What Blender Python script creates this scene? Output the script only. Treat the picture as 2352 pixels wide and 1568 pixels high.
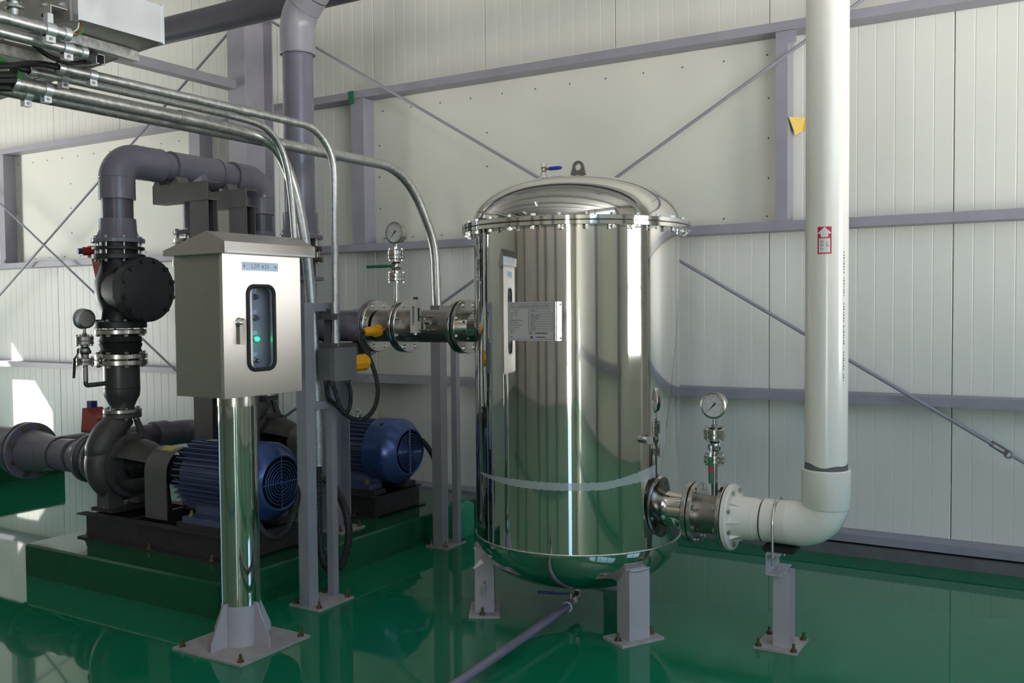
import bpy, bmesh, math, random
from mathutils import Vector, Matrix, Quaternion
random.seed(7)
for o in list(bpy.data.objects): bpy.data.objects.remove(o)
scene = bpy.context.scene
col = scene.collection
V = Vector; PI = math.pi
def rad(a): return a * PI / 180

# ------------------------------------------------------------------ camera
FPX, YAW, PITCH, ROLL = 2150.0, rad(31.0), rad(2.1), rad(0.5)
CAM = V((0, 0, 1.5))
_f = V((-math.sin(YAW) * math.cos(PITCH), math.cos(YAW) * math.cos(PITCH), -math.sin(PITCH)))
_r = V((math.cos(YAW), math.sin(YAW), 0)); _d = _f.cross(_r)
_r2 = math.cos(ROLL) * _r + math.sin(ROLL) * _d
_d2 = -math.sin(ROLL) * _r + math.cos(ROLL) * _d
cd = bpy.data.cameras.new('camera'); cam = bpy.data.objects.new('camera', cd); col.objects.link(cam)
up = -_d2; bk = -_f
cam.matrix_world = Matrix(((_r2.x, up.x, bk.x, CAM.x), (_r2.y, up.y, bk.y, CAM.y), (_r2.z, up.z, bk.z, CAM.z), (0, 0, 0, 1)))
cd.sensor_width = 36.0; cd.lens = FPX / 2352 * 36; cd.clip_start = 0.05; cd.clip_end = 200
scene.camera = cam

# ------------------------------------------------------------------ world, lights, exposure
w = bpy.data.worlds.new('sky'); scene.world = w; w.use_nodes = True
nt = w.node_tree; nt.nodes.clear()
bgn = nt.nodes.new('ShaderNodeBackground'); wo = nt.nodes.new('ShaderNodeOutputWorld')
GROUND, SKY = (1.0, 0.975, 0.93), (0.42, 0.68, 1.0)      # sunlit concrete yard below the horizon, blue sky above
GSTR, SSTR = 35.0, 6.0
tcw = nt.nodes.new('ShaderNodeTexCoord'); sxyz = nt.nodes.new('ShaderNodeSeparateXYZ'); nt.links.new(tcw.outputs['Generated'], sxyz.inputs[0])
mrw = nt.nodes.new('ShaderNodeMapRange'); mrw.inputs[1].default_value = -0.03; mrw.inputs[2].default_value = 0.10
nt.links.new(sxyz.outputs['Z'], mrw.inputs[0])
mxw = nt.nodes.new('ShaderNodeMix'); mxw.data_type = 'RGBA'
mxw.inputs[6].default_value = tuple(c * GSTR for c in GROUND) + (1,); mxw.inputs[7].default_value = tuple(c * SSTR for c in SKY) + (1,)
nt.links.new(mrw.outputs[0], mxw.inputs[0]); nt.links.new(mxw.outputs[2], bgn.inputs[0]); bgn.inputs[1].default_value = 1.0
nt.links.new(bgn.outputs[0], wo.inputs[0])
def area(name, loc, target, sx, sy, power, color, spread=180):
    l = bpy.data.lights.new(name, 'AREA'); l.shape = 'RECTANGLE'; l.size = sx; l.size_y = sy; l.energy = power; l.color = color
    l.spread = rad(spread)
    o = bpy.data.objects.new(name, l); col.objects.link(o); o.location = loc
    o.rotation_euler = (V(target) - V(loc)).to_track_quat('-Z', 'Y').to_euler()
    return o
ROOM_X0, ROOM_X1, ROOM_Y0, ROOM_Y1, ROOM_H = -12.0, 3.2, -6.5, 5.97, 5.2
RWIN = (3.3, 4.85, 1.0, 2.40)    # lower window in the right wall: y0 y1 z0 z1
HWIN = (-2.2, 2.1, 2.50, 4.30)   # high window band in the right wall
LWIN = (2.86, 3.72, 0.0, 3.38)    # opening in the left wall
FWIN = (1.35, 2.00, 0.0, 2.9)    # narrow doorway in the wall behind the camera: x0 x1 z0 z1
def portal(name, win, axis, pos, sgn):
    a0, a1, z0, z1 = win; m = (a0 + a1) / 2; z = (z0 + z1) / 2
    loc = (pos, m, z) if axis == 'X' else (m, pos, z)
    tgt = (pos + sgn * 5, m, z) if axis == 'X' else (m, pos + sgn * 5, z)
    o = area(name, loc, tgt, a1 - a0, z1 - z0, 1, (1, 1, 1)); o.data.cycles.is_portal = True; return o   # portal: guides the daylight sampling
portal('window_daylight_portal', RWIN, 'X', ROOM_X1 + 0.14, -1)
portal('high_window_daylight_portal', HWIN, 'X', ROOM_X1 + 0.14, -1)
portal('doorway_daylight_portal', LWIN, 'X', ROOM_X0 - 0.14, 1)
portal('front_door_daylight_portal', FWIN, 'Y', ROOM_Y0 - 0.14, 1)
sl = bpy.data.lights.new('sun', 'SUN'); sl.energy = 14; sl.angle = rad(0.6); sl.color = (1.0, 0.97, 0.9)
sun = bpy.data.objects.new('sun', sl); col.objects.link(sun); sun.location = (-20, 0, 8)
sun.rotation_euler = V((0.55, 0.60, -0.57)).to_track_quat('-Z', 'Y').to_euler()
scene.view_settings.view_transform = 'Standard'; scene.view_settings.look = 'None'
scene.view_settings.exposure = 0.0; scene.view_settings.gamma = 1.0
scene.view_settings.use_curve_mapping = False

# ------------------------------------------------------------------ materials
MATS = {}
def srgb(r, g, b):
    f = lambda c: (c / 255 / 12.92) if c / 255 <= 0.04045 else ((c / 255 + 0.055) / 1.055) ** 2.4
    return (f(r), f(g), f(b), 1)
def mat(name, color, rough=0.5, metal=0.0, var=0.0, scale=8.0, stretch=(1, 1, 1), bump=0.0, bscale=60.0, rvar=0.0, coat=0.0, emit=None, estr=0.0, trans=0.0, alpha=1.0, aniso=0.0, ior=1.5, tangent=None):
    m = bpy.data.materials.new(name); m.use_nodes = True; n = m.node_tree; p = n.nodes['Principled BSDF']
    c = color if len(color) == 4 else (*color, 1)
    p.inputs['Base Color'].default_value = c; p.inputs['Roughness'].default_value = rough; p.inputs['Metallic'].default_value = metal
    p.inputs['Coat Weight'].default_value = coat; p.inputs['IOR'].default_value = ior
    p.inputs['Transmission Weight'].default_value = trans; p.inputs['Alpha'].default_value = alpha
    p.inputs['Anisotropic'].default_value = aniso
    if tangent:
        tg = n.nodes.new('ShaderNodeCombineXYZ'); tg.inputs[0].default_value, tg.inputs[1].default_value, tg.inputs[2].default_value = tangent
        n.links.new(tg.outputs[0], p.inputs['Tangent'])
    if emit: p.inputs['Emission Color'].default_value = (*emit, 1); p.inputs['Emission Strength'].default_value = estr
    if var or rvar or bump:
        tc = n.nodes.new('ShaderNodeTexCoord'); mp = n.nodes.new('ShaderNodeMapping'); mp.inputs['Scale'].default_value = stretch
        n.links.new(tc.outputs['Object'], mp.inputs[0])
        nz = n.nodes.new('ShaderNodeTexNoise'); nz.inputs['Scale'].default_value = scale; nz.inputs['Detail'].default_value = 5
        n.links.new(mp.outputs[0], nz.inputs['Vector'])
    if var:
        mr = n.nodes.new('ShaderNodeMapRange'); mr.inputs[1].default_value = 0.3; mr.inputs[2].default_value = 0.7
        mr.inputs[3].default_value = 1 - var; mr.inputs[4].default_value = 1 + var
        n.links.new(nz.outputs['Fac'], mr.inputs[0])
        vm = n.nodes.new('ShaderNodeVectorMath'); vm.operation = 'SCALE'; vm.inputs[0].default_value = c[:3]
        n.links.new(mr.outputs[0], vm.inputs['Scale']); n.links.new(vm.outputs[0], p.inputs['Base Color'])
    if rvar:
        mr2 = n.nodes.new('ShaderNodeMapRange'); mr2.inputs[1].default_value = 0.3; mr2.inputs[2].default_value = 0.7
        mr2.inputs[3].default_value = max(0, rough - rvar); mr2.inputs[4].default_value = rough + rvar
        n.links.new(nz.outputs['Fac'], mr2.inputs[0]); n.links.new(mr2.outputs[0], p.inputs['Roughness'])
    if bump:
        nb = n.nodes.new('ShaderNodeTexNoise'); nb.inputs['Scale'].default_value = bscale; nb.inputs['Detail'].default_value = 3
        n.links.new(mp.outputs[0], nb.inputs['Vector'])
        b = n.nodes.new('ShaderNodeBump'); b.inputs['Strength'].default_value = bump; b.inputs['Distance'].default_value = 0.01
        n.links.new(nb.outputs['Fac'], b.inputs['Height']); n.links.new(b.outputs[0], p.inputs['Normal'])
    MATS[name] = m
    return m
mat('panel', (0.74, 0.74, 0.69), 0.42, var=0.02, scale=1.5)
mat('panel_flat', (0.73, 0.728, 0.645), 0.45, var=0.03, scale=1.2)
mat('girt', (0.30, 0.29, 0.345), 0.42, var=0.06, scale=6)
mat('column_paint', (0.335, 0.325, 0.375), 0.4, var=0.08, scale=5)
mat('floor', (0.006, 0.165, 0.080), 0.035, ior=1.45, var=0.08, scale=1.1, bump=0.010, bscale=7)
mat('plinth', (0.006, 0.090, 0.038), 0.10, var=0.12, scale=4, bump=0.06, bscale=14)
mat('curb', (0.13, 0.13, 0.135), 0.7, var=0.15, scale=12)
mat('concrete_wall', (0.74, 0.66, 0.58), 0.6, var=0.08, scale=2)
mat('ceiling', (0.42, 0.42, 0.40), 0.6, var=0.05, scale=2)
mat('mirror', (0.66, 0.645, 0.62), 0.045, 1.0, rvar=0.012, scale=3, stretch=(1, 1, 1))
mat('weld', (0.62, 0.6, 0.57), 0.18, 1.0, bump=0.6, bscale=160)
mat('steel', (0.52, 0.50, 0.47), 0.22, 1.0, var=0.08, scale=14, rvar=0.05)
mat('steel_matt', (0.36, 0.335, 0.315), 0.38, 1.0, var=0.10, scale=10, rvar=0.06)
mat('brushed', (0.66, 0.635, 0.615), 0.30, 1.0, var=0.012, scale=40, stretch=(12, 12, 0.3), aniso=0.93, tangent=(0.3, 0.95, 0.1))
mat('brushed_dark', (0.60, 0.555, 0.55), 0.36, 1.0, var=0.03, scale=14, stretch=(1, 1, 8), aniso=0.8, tangent=(0.15, 0.1, 0.98))
mat('roof_steel', (0.60, 0.575, 0.565), 0.33, 1.0, var=0.05, scale=12, rvar=0.05)
mat('galv', (0.50, 0.50, 0.49), 0.42, 0.9, var=0.22, scale=55, rvar=0.08)
mat('galv_bright', (0.74, 0.76, 0.80), 0.36, 0.85, var=0.02, scale=9, rvar=0.03)
mat('galv_dull', (0.42, 0.40, 0.38), 0.5, 0.75, var=0.12, scale=12)
mat('pvc_grey', (0.160, 0.148, 0.190), 0.24, var=0.07, scale=7)
mat('pvc_light', (0.27, 0.26, 0.30), 0.32, var=0.05, scale=6)
mat('pvc_dark', (0.085, 0.08, 0.105), 0.26, var=0.08, scale=7)
mat('pvc_white', (0.80, 0.76, 0.69), 0.20, var=0.02, scale=5)
mat('iron', (0.018, 0.018, 0.021), 0.42, var=0.15, scale=20, bump=0.08, bscale=220)
mat('pump_iron', (0.085, 0.08, 0.08), 0.42, 0.25, var=0.15, scale=16, bump=0.10, bscale=200)
mat('pipe_iron', (0.085, 0.08, 0.085), 0.36, 0.35, var=0.10, scale=14)
mat('skid', (0.035, 0.030, 0.030), 0.55, var=0.25, scale=14)
mat('rubber', (0.010, 0.010, 0.011), 0.6)
mat('rubber_hose', (0.012, 0.012, 0.013), 0.45)
mat('blue', (0.085, 0.105, 0.215), 0.38, 0.1, var=0.06, scale=16)
mat('blue_cover', (0.055, 0.105, 0.30), 0.25, 0.3)
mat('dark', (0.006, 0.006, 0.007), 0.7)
mat('red', (0.36, 0.022, 0.018), 0.4)
mat('red_vivid', (0.55, 0.02, 0.03), 0.45)
mat('blue_cap', (0.02, 0.05, 0.22), 0.4)
mat('blue_grip', (0.02, 0.045, 0.40), 0.35)
mat('green_grip', (0.01, 0.13, 0.055), 0.4)
mat('black_grip', (0.012, 0.014, 0.014), 0.4)
mat('yellow', (0.82, 0.36, 0.008), 0.38)
mat('yellow_sticker', (0.50, 0.40, 0.03), 0.5)
mat('yellow_tape', (0.72, 0.50, 0.12), 0.4)
mat('green_tape', (0.0, 0.14, 0.075), 0.4)
mat('grey_paint', (0.30, 0.295, 0.33), 0.42, var=0.05, scale=8)
mat('stand_paint', (0.275, 0.27, 0.295), 0.42, var=0.06, scale=8)
mat('stand_dark', (0.135, 0.125, 0.125), 0.42, 0.1, var=0.08, scale=8)
mat('leg_paint', (0.42, 0.39, 0.42), 0.40, var=0.05, scale=8)
mat('plate_paint', (0.36, 0.33, 0.33), 0.5, var=0.14, scale=20)
mat('box_paint', (0.155, 0.15, 0.155), 0.45, var=0.05, scale=30)
mat('anchor', (0.20, 0.15, 0.09), 0.42, 0.9)
mat('brass_bolt', (0.34, 0.27, 0.13), 0.35, 0.9)
mat('zinc', (0.58, 0.57, 0.53), 0.25, 1.0)
mat('white_face', (0.55, 0.54, 0.53), 0.4)
mat('label_blue', (0.66, 0.76, 0.92), 0.4)
mat('ink', (0.02, 0.02, 0.025), 0.5)
mat('ink_grey', (0.075, 0.07, 0.085), 0.5)
mat('ink_red', (0.42, 0.04, 0.05), 0.5)
mat('ink_blue', (0.10, 0.25, 0.62), 0.5)
mat('white_print', (0.74, 0.72, 0.70), 0.5)
mat('nameplate', (0.50, 0.465, 0.445), 0.42, 0.15)
mat('lamp_green', (0.0, 0.5, 0.12), 0.2, emit=(0.02, 1.0, 0.25), estr=4.0)
mat('lamp_dark', (0.16, 0.15, 0.16), 0.15)
mat('panel_inner', (0.42, 0.42, 0.47), 0.5)
mat('glass', (0.9, 0.93, 1.0), 0.02, trans=1.0, ior=1.3)
mat('film', (0.62, 0.64, 0.66), 0.30, alpha=0.45)
mat('cable_green', (0.02, 0.30, 0.03), 0.4)
mat('cable_red', (0.25, 0.05, 0.04), 0.4)
mat('cable_white', (0.55, 0.52, 0.47), 0.45)
mat('jug', (0.05, 0.36, 0.21), 0.35)
mat('teflon', (0.72, 0.68, 0.68), 0.4)
mat('tube_light', (0.9, 0.9, 0.9), 0.4, emit=(1.0, 0.98, 0.92), estr=2.5)
mat('window_frame', (0.35, 0.36, 0.38), 0.4)
mat('meter', (0.60, 0.56, 0.50), 0.38)

# ------------------------------------------------------------------ mesh helpers
def basis(ax):
    a = V(ax).normalized(); t = V((0, 0, 1)) if abs(a.z) < 0.9 else V((1, 0, 0))
    u = t.cross(a).normalized(); v = a.cross(u); return a, u, v
def arc_pts(c, ax, r, a0, a1, n, u=None):
    a, uu, vv = basis(ax)
    return [V(c) + r * (math.cos(t) * uu + math.sin(t) * vv) for t in [a0 + (a1 - a0) * i / n for i in range(n + 1)]]
def fillet(pts, R, n=10):
    pts = [V(p) for p in pts]; out = [pts[0]]
    for i in range(1, len(pts) - 1):
        p, q, s = pts[i - 1], pts[i], pts[i + 1]
        r = R[i - 1] if isinstance(R, (list, tuple)) else R
        d1 = (p - q).normalized(); d2 = (s - q).normalized(); ang = d1.angle(d2)
        if ang > PI - 0.02 or r <= 0: out.append(q); continue
        L = r / math.tan(ang / 2); L = min(L, (p - q).length * .98, (s - q).length * .98); r = L * math.tan(ang / 2)
        c = q + (d1 + d2).normalized() * (r / math.sin(ang / 2))
        a = q + d1 * L - c; b = q + d2 * L - c; tot = a.angle(b); axn = a.cross(b).normalized()
        for k in range(n + 1): out.append(c + Quaternion(axn, tot * k / n) @ a)
    out.append(pts[-1]); return out
def spline(pts, n=8):
    pts = [V(p) for p in pts]; P = [2 * pts[0] - pts[1]] + pts + [2 * pts[-1] - pts[-2]]; out = []
    for i in range(1, len(P) - 2):
        for k in range(n):
            t = k / n; a, b, c, d = P[i - 1], P[i], P[i + 1], P[i + 2]
            out.append(0.5 * (2 * b + (c - a) * t + (2 * a - 5 * b + 4 * c - d) * t * t + (3 * b - a - 3 * c + d) * t ** 3))
    out.append(pts[-1]); return out
class MB:
    def __init__(s): s.v = []; s.f = []
    def add(s, vs, fs):
        o = len(s.v); s.v += [V(v) for v in vs]; s.f += [tuple(i + o for i in f) for f in fs]; return s
    def box(s, x0, x1, y0, y1, z0, z1):
        return s.add([(x0, y0, z0), (x1, y0, z0), (x1, y1, z0), (x0, y1, z0), (x0, y0, z1), (x1, y0, z1), (x1, y1, z1), (x0, y1, z1)],
                     [(0, 3, 2, 1), (4, 5, 6, 7), (0, 1, 5, 4), (1, 2, 6, 5), (2, 3, 7, 6), (3, 0, 4, 7)])
    def obox(s, c, u, v, w):
        c, u, v, w = V(c), V(u), V(v), V(w)
        return s.add([c + a * u + b * v + d * w for d in (-1, 1) for b in (-1, 1) for a in (-1, 1)],
                     [(0, 2, 3, 1), (4, 5, 7, 6), (0, 1, 5, 4), (1, 3, 7, 5), (3, 2, 6, 7), (2, 0, 4, 6)])
    def lathe(s, o, ax, prof, n=28, a0=0, a1=2 * PI):
        a, u, v = basis(ax); o = V(o); full = abs(a1 - a0 - 2 * PI) < 1e-6; m = n if full else n + 1
        base = len(s.v); vs = []
        for r, t in prof:
            for i in range(m):
                th = a0 + (a1 - a0) * i / n; vs.append(o + a * t + r * (math.cos(th) * u + math.sin(th) * v))
        fs = []
        for j in range(len(prof) - 1):
            for i in range(n):
                i2 = (i + 1) % m
                fs.append((j * m + i, j * m + i2, (j + 1) * m + i2, (j + 1) * m + i))
        return s.add(vs, fs)
    def cyl(s, p, q, r, r2=None, n=24):
        p, q = V(p), V(q); L = (q - p).length; r2 = r if r2 is None else r2
        return s.lathe(p, q - p, [(0.0001, 0), (r, 0), (r2, L), (0.0001, L)], n)
    def disc(s, o, ax, r, t, n=32, bev=0.003, ri=0.0001):
        return s.lathe(o, ax, [(ri, 0), (r - bev, 0), (r, bev), (r, t - bev), (r - bev, t), (ri, t)] + ([(ri, 0)] if ri > .001 else []), n)
    def tube(s, pts, r, n=12, cap=True, ri=None):
        pts = [V(p) for p in pts]; m = len(pts); rs = r if isinstance(r, (list, tuple)) else [r] * m
        t0 = (pts[1] - pts[0]).normalized(); _, u, v = basis(t0); vs = []; pt = t0
        for i in range(m):
            t = (pts[min(i + 1, m - 1)] - pts[max(i - 1, 0)]).normalized()
            q = pt.rotation_difference(t); u = q @ u; v = q @ v; pt = t
            for k in range(n):
                th = 2 * PI * k / n; vs.append(pts[i] + rs[i] * (math.cos(th) * u + math.sin(th) * v))
        fs = [(i * n + k, i * n + (k + 1) % n, (i + 1) * n + (k + 1) % n, (i + 1) * n + k) for i in range(m - 1) for k in range(n)]
        if cap: fs += [tuple(range(n - 1, -1, -1)), tuple((m - 1) * n + k for k in range(n))]
        return s.add(vs, fs)
    def prism(s, poly, vec):
        n = len(poly); poly = [V(p) for p in poly]; vec = V(vec)
        return s.add(poly + [p + vec for p in poly], [tuple(range(n - 1, -1, -1)), tuple(range(n, 2 * n))] + [(i, (i + 1) % n, (i + 1) % n + n, i + n) for i in range(n)])
    def hexn(s, o, ax, r, t): return s.lathe(o, ax, [(0.0001, 0), (r, 0), (r, t), (0.0001, t)], 6)
    def torus(s, o, ax, R, r, n=32, k=8): return s.lathe(o, ax, [(R + r * math.cos(2 * PI * i / k), r * math.sin(2 * PI * i / k)) for i in range(k + 1)], n)
    def sphere(s, o, r, n=14, ax=(0, 0, 1), sq=1.0):
        return s.lathe(o, ax, [(max(1e-4, r * math.sin(PI * i / 8)), -r * sq * math.cos(PI * i / 8)) for i in range(9)], n)
RL = {}
def to_mesh(name, mb, off, m, sharp=35):
    me = bpy.data.meshes.new(name); me.from_pydata([tuple(v - off) for v in mb.v], [], mb.f)
    bm = bmesh.new(); bm.from_mesh(me); bmesh.ops.remove_doubles(bm, verts=bm.verts, dist=2e-5)
    bmesh.ops.dissolve_degenerate(bm, edges=bm.edges, dist=1e-6); bmesh.ops.recalc_face_normals(bm, faces=bm.faces); bm.to_mesh(me); bm.free()
    for p in me.polygons: p.use_smooth = True
    me.set_sharp_from_angle(angle=rad(sharp)); me.materials.append(MATS[m]); return me
def tag(o, label=None, cat=None, group=None, kind=None):
    if label: o['label'] = label
    if cat: o['category'] = cat
    if group: o['group'] = group
    if kind: o['kind'] = kind
    return o
def T(name, label, cat, loc, group=None):
    o = bpy.data.objects.new(name, None); o.empty_display_size = 0.1; col.objects.link(o); o.location = loc; RL[o] = V(loc)
    return tag(o, label, cat, group)
def B(name, mb, m, parent=None, label=None, sharp=35):
    if parent is None:
        xs = [v.x for v in mb.v]; ys = [v.y for v in mb.v]; zs = [v.z for v in mb.v]
        off = V(((min(xs) + max(xs)) / 2, (min(ys) + max(ys)) / 2, min(zs)))
    else: off = RL[parent]
    o = bpy.data.objects.new(name, to_mesh(name, mb, off, m, sharp)); col.objects.link(o); RL[o] = off
    if parent is None: o.location = off
    else: o.parent = parent
    if label: o['label'] = label
    return o
def solo(name, mb, m, label, cat, group=None, sharp=35): return tag(B(name, mb, m, None, None, sharp), label, cat, group)
_cache = {}
def inst(name, key, maker, m, parent, loc, rot=None):
    if (key, m) not in _cache: _cache[(key, m)] = to_mesh(name, maker(), V((0, 0, 0)), m, 8 if key == 'wallpanel' else 35)
    o = bpy.data.objects.new(name, _cache[(key, m)]); col.objects.link(o); o.parent = parent
    base = RL.get(parent, V((0, 0, 0))) if parent else V((0, 0, 0))
    o.location = V(loc) - base
    if rot is not None: o.rotation_euler = rot.to_euler()
    RL[o] = V(loc); return o
def bolt_maker(s, L):
    def mk():
        b = MB(); b.cyl((0, 0, -L / 2 - s * .9), (0, 0, L / 2), s * .5, n=8); b.hexn((0, 0, L / 2), (0, 0, 1), s, s * .75)
        b.hexn((0, 0, -L / 2 - s * .8), (0, 0, 1), s, s * .8); return b
    return mk
def bolts(parent, o, ax, R, n, s, L, m='zinc', ph=None, name='bolt'):
    a, u, v = basis(ax); q = a.to_track_quat('Z', 'Y'); ph = PI / n if ph is None else ph
    for i in range(n):
        th = ph + 2 * PI * i / n
        inst(name, ('bolt', round(s, 4), round(L, 4)), bolt_maker(s, L), m, parent, V(o) + R * (math.cos(th) * u + math.sin(th) * v), q)
def anchor_maker():
    b = MB(); b.hexn((0, 0, 0.001), (0, 0, 1), 0.013, 0.011); b.cyl((0, 0, 0), (0, 0, 0.034), 0.0065, n=8); b.lathe((0, 0, 0), (0, 0, 1), [(0.0001, 0), (0.016, 0), (0.016, 0.003), (0.0001, 0.003)], 12); return b
def anchors(parent, pts, m='anchor'):
    for p in pts: inst('anchor_bolt', 'anchor', anchor_maker, m, parent, p)
def copy_tree(o, dloc, parent=None):
    c = o.copy(); col.objects.link(c)
    if parent is None: c.location = o.location + V(dloc)
    else: c.parent = parent
    RL[c] = RL[o] + V(dloc)
    for ch in list(o.children): copy_tree(ch, dloc, c)
    return c
def HP(x, y, X=None, Y=None):   # point on the sight line through a photo pixel, at a given X or Y plane of the room
    d = _f + _r2 * ((x - 1176) / FPX) + _d2 * ((y - 784) / FPX); s_ = ((X - CAM.x) / d.x) if X is not None else ((Y - CAM.y) / d.y)
    return CAM + d * s_
def text_mb(s, size, org, ux, uy, thick=0.0004, warp=None, align='LEFT', spacing=1.0):
    cu = bpy.data.curves.new('lettering', 'FONT'); cu.body = s; cu.size = size; cu.align_x = align; cu.space_character = spacing; cu.resolution_u = 2
    ob = bpy.data.objects.new('lettering', cu); col.objects.link(ob); dg = bpy.context.evaluated_depsgraph_get()
    me = bpy.data.meshes.new_from_object(ob.evaluated_get(dg)); bpy.data.objects.remove(ob)
    b = MB(); ux, uy = V(ux), V(uy); vs = []
    for v in me.vertices:
        vs.append(warp(v.co.x, v.co.y) if warp else V(org) + ux * v.co.x + uy * v.co.y)
    if me.polygons: b.add(vs, [tuple(p.vertices) for p in me.polygons])
    bpy.data.meshes.remove(me); return b
def join(*ms):
    b = MB()
    for m in ms: b.add(m.v, m.f)
    return b

# ================================================================== the room
def struct(name, mb, m, parent=None):
    o = B(name, mb, m, parent)
    if parent is None: o['kind'] = 'structure'
    return o
floor = struct('floor', MB().box(ROOM_X0 - .1, ROOM_X1 + .1, ROOM_Y0 - .1, ROOM_Y1 + .1, -0.1, 0), 'floor')
struct('ceiling', MB().box(ROOM_X0 - .1, ROOM_X1 + .1, ROOM_Y0 - .1, ROOM_Y1 + .1, ROOM_H, ROOM_H + .1), 'ceiling')
wall_back = struct('wall_back', MB().box(ROOM_X0, ROOM_X1, 5.985, 6.05, 0, ROOM_H), 'panel')
def wall_hole_x(x0, x1, ya, yb, wins):   # wall normal to X with openings that do not share a Y range
    b = MB(); y = ya
    for (y0, y1, z0, z1) in sorted(wins):
        b.box(x0, x1, y, y0, 0, ROOM_H); b.box(x0, x1, y0, y1, z1, ROOM_H); y = y1
        if z0 > 0.01: b.box(x0, x1, y0, y1, 0, z0)
    b.box(x0, x1, y, yb, 0, ROOM_H); return b
struct('wall_right', wall_hole_x(ROOM_X1, ROOM_X1 + .1, ROOM_Y0, ROOM_Y1 + .08, [RWIN, HWIN]), 'panel_flat')
struct('wall_left', wall_hole_x(ROOM_X0 - .1, ROOM_X0, ROOM_Y0, ROOM_Y1 + .08, [LWIN]), 'panel_flat')
fw = MB(); x0, x1, z0, z1 = FWIN
fw.box(ROOM_X0, x0, ROOM_Y0 - .1, ROOM_Y0, 0, ROOM_H); fw.box(x1, ROOM_X1, ROOM_Y0 - .1, ROOM_Y0, 0, ROOM_H)
fw.box(x0, x1, ROOM_Y0 - .1, ROOM_Y0, z1, ROOM_H)
struct('wall_front', fw, 'concrete_wall')
# window frames of the unseen walls (seen only as reflections)
for i, (win, nb, zs_) in enumerate(((RWIN, 2, (1.68,)), (HWIN, 4, (3.4,)))):
    wf = MB(); y0, y1, z0, z1 = win; xx = ROOM_X1 + .03
    for k in range(nb + 1): yc_ = y0 + .025 + (y1 - y0 - .05) * k / nb; wf.box(xx, xx + .05, yc_ - .025, yc_ + .025, z0, z1)
    for z in (z0 + .025, z1 - .025) + zs_: wf.box(xx, xx + .05, y0, y1, z - .03, z + .03)
    struct('window_%d' % (i + 1), wf, 'window_frame')

# ribbed sandwich panels of the back wall: each panel is a piece of its own
PW = 1.062; PX0 = -0.604
def wall_panel():
    pts = [(0.002, 0.03), (0.002, 0.004), (0.005, 0.0)]
    for k in range(1, 10):
        c = PW * k / 10; pts += [(c - .004, 0.0), (c - .002, 0.0014), (c + .002, 0.0014), (c + .004, 0.0)]
    pts += [(PW - .005, 0.0), (PW - .002, 0.004), (PW - .002, 0.03)]
    b = MB(); n = len(pts)
    b.add([(x, y, 0.085) for x, y in pts] + [(x, y, ROOM_H) for x, y in pts], [(i, i + 1, n + i + 1, n + i) for i in range(n - 1)])
    return b
for i in range(-9, 4):
    x = PX0 + i * PW
    if x < ROOM_X0 or x + PW > ROOM_X1: continue
    inst('panel', 'wallpanel', wall_panel, 'panel', wall_back, (x, 5.952, 0))
# smooth infill sheets between the jamb posts
for xa, xb in ((-4.845, -1.575), (-9.80, -6.80)):
    b = MB().box(xa, xb, 5.932, 5.951, 2.0, 3.19); ob = B('infill_panel', b, 'panel_flat', wall_back)
    sc = MB()
    for k in range(12):
        x = xa + .1 + (xb - xa - .2) * k / 11
        for z in (2.06, 3.07): sc.sphere((x, 5.931, z), .006, 8)
    for z in (2.3, 2.55, 2.8):
        for x in (xa + .06, xb - .09, xa + (xb - xa) * .33): sc.sphere((x, 5.931, z), .006, 8)
    s_ = B('screw_heads', sc, 'curb', ob); s_['kind'] = 'stuff'
# girts
def channel_x(x0, x1, y0, y1, z0, z1, lip=0.006, down=True):
    b = MB(); b.box(x0, x1, y0, y0 + .008, z0, z1)
    b.box(x0, x1, y0 + .008, y1, z1 - .008, z1) ; b.box(x0, x1, y0 + .008, y1, z0, z0 + .008); return b
for i, (za, zb) in enumerate(((3.165, 3.222), (1.956, 2.012), (0.912, 0.968), (0.080, 0.128))):
    struct('trim_%d' % (i + 1), channel_x(ROOM_X0, ROOM_X1, 5.79, 5.948, za, zb), 'girt')
struct('baseboard_back', MB().box(ROOM_X0, ROOM_X1, 5.77, 5.985, 0, 0.066), 'curb')
for i, y in enumerate((2.35, -0.6)):
    struct('trim_%d' % (5 + i), MB().box(3.0, ROOM_X1, y - .12, y + .12, 0, ROOM_H), 'girt')
struct('trim_7', MB().box(3.08, ROOM_X1, ROOM_Y0, 2.55, 0.80, 0.92), 'girt')
# roof purlins and columns of the unseen side (seen only as reflections)
for i in range(7): struct('trim_%d' % (8 + i), MB().box(ROOM_X0, ROOM_X1, -5.2 + i * 1.6, -5.08 + i * 1.6, ROOM_H - .22, ROOM_H), 'girt')
for i, x in enumerate((-10.6, -7.9, -4.6, -2.9, -0.9)): struct('trim_%d' % (15 + i), MB().box(x - .13, x + .13, ROOM_Y0, ROOM_Y0 + .28, 0, ROOM_H), 'girt')
struct('trim_20', MB().box(ROOM_X0, 1.3, ROOM_Y0, ROOM_Y0 + .12, 1.30, 1.42), 'girt')
# ceiling tube lights (reflected in the dome)
for i, (x, y) in enumerate(((-3.2, 1.6),)):
    t = T('tube_light', 'fluorescent tube light overhead, mirrored as a bright line in the tank dome', 'light', (x, y, 4.55))
    B('housing', MB().box(x - .08, x + .08, y - .62, y + .62, 4.60, 4.68), 'window_frame', t)
    B('tube', MB().cyl((x, y - .6, 4.575), (x, y + .6, 4.575), .02, n=12), 'tube_light', t)
    for s_ in (-.4, .4): B('hanger_rod', MB().cyl((x, y + s_, 4.68), (x, y + s_, ROOM_H), .005, n=6), 'zinc', t)

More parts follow.
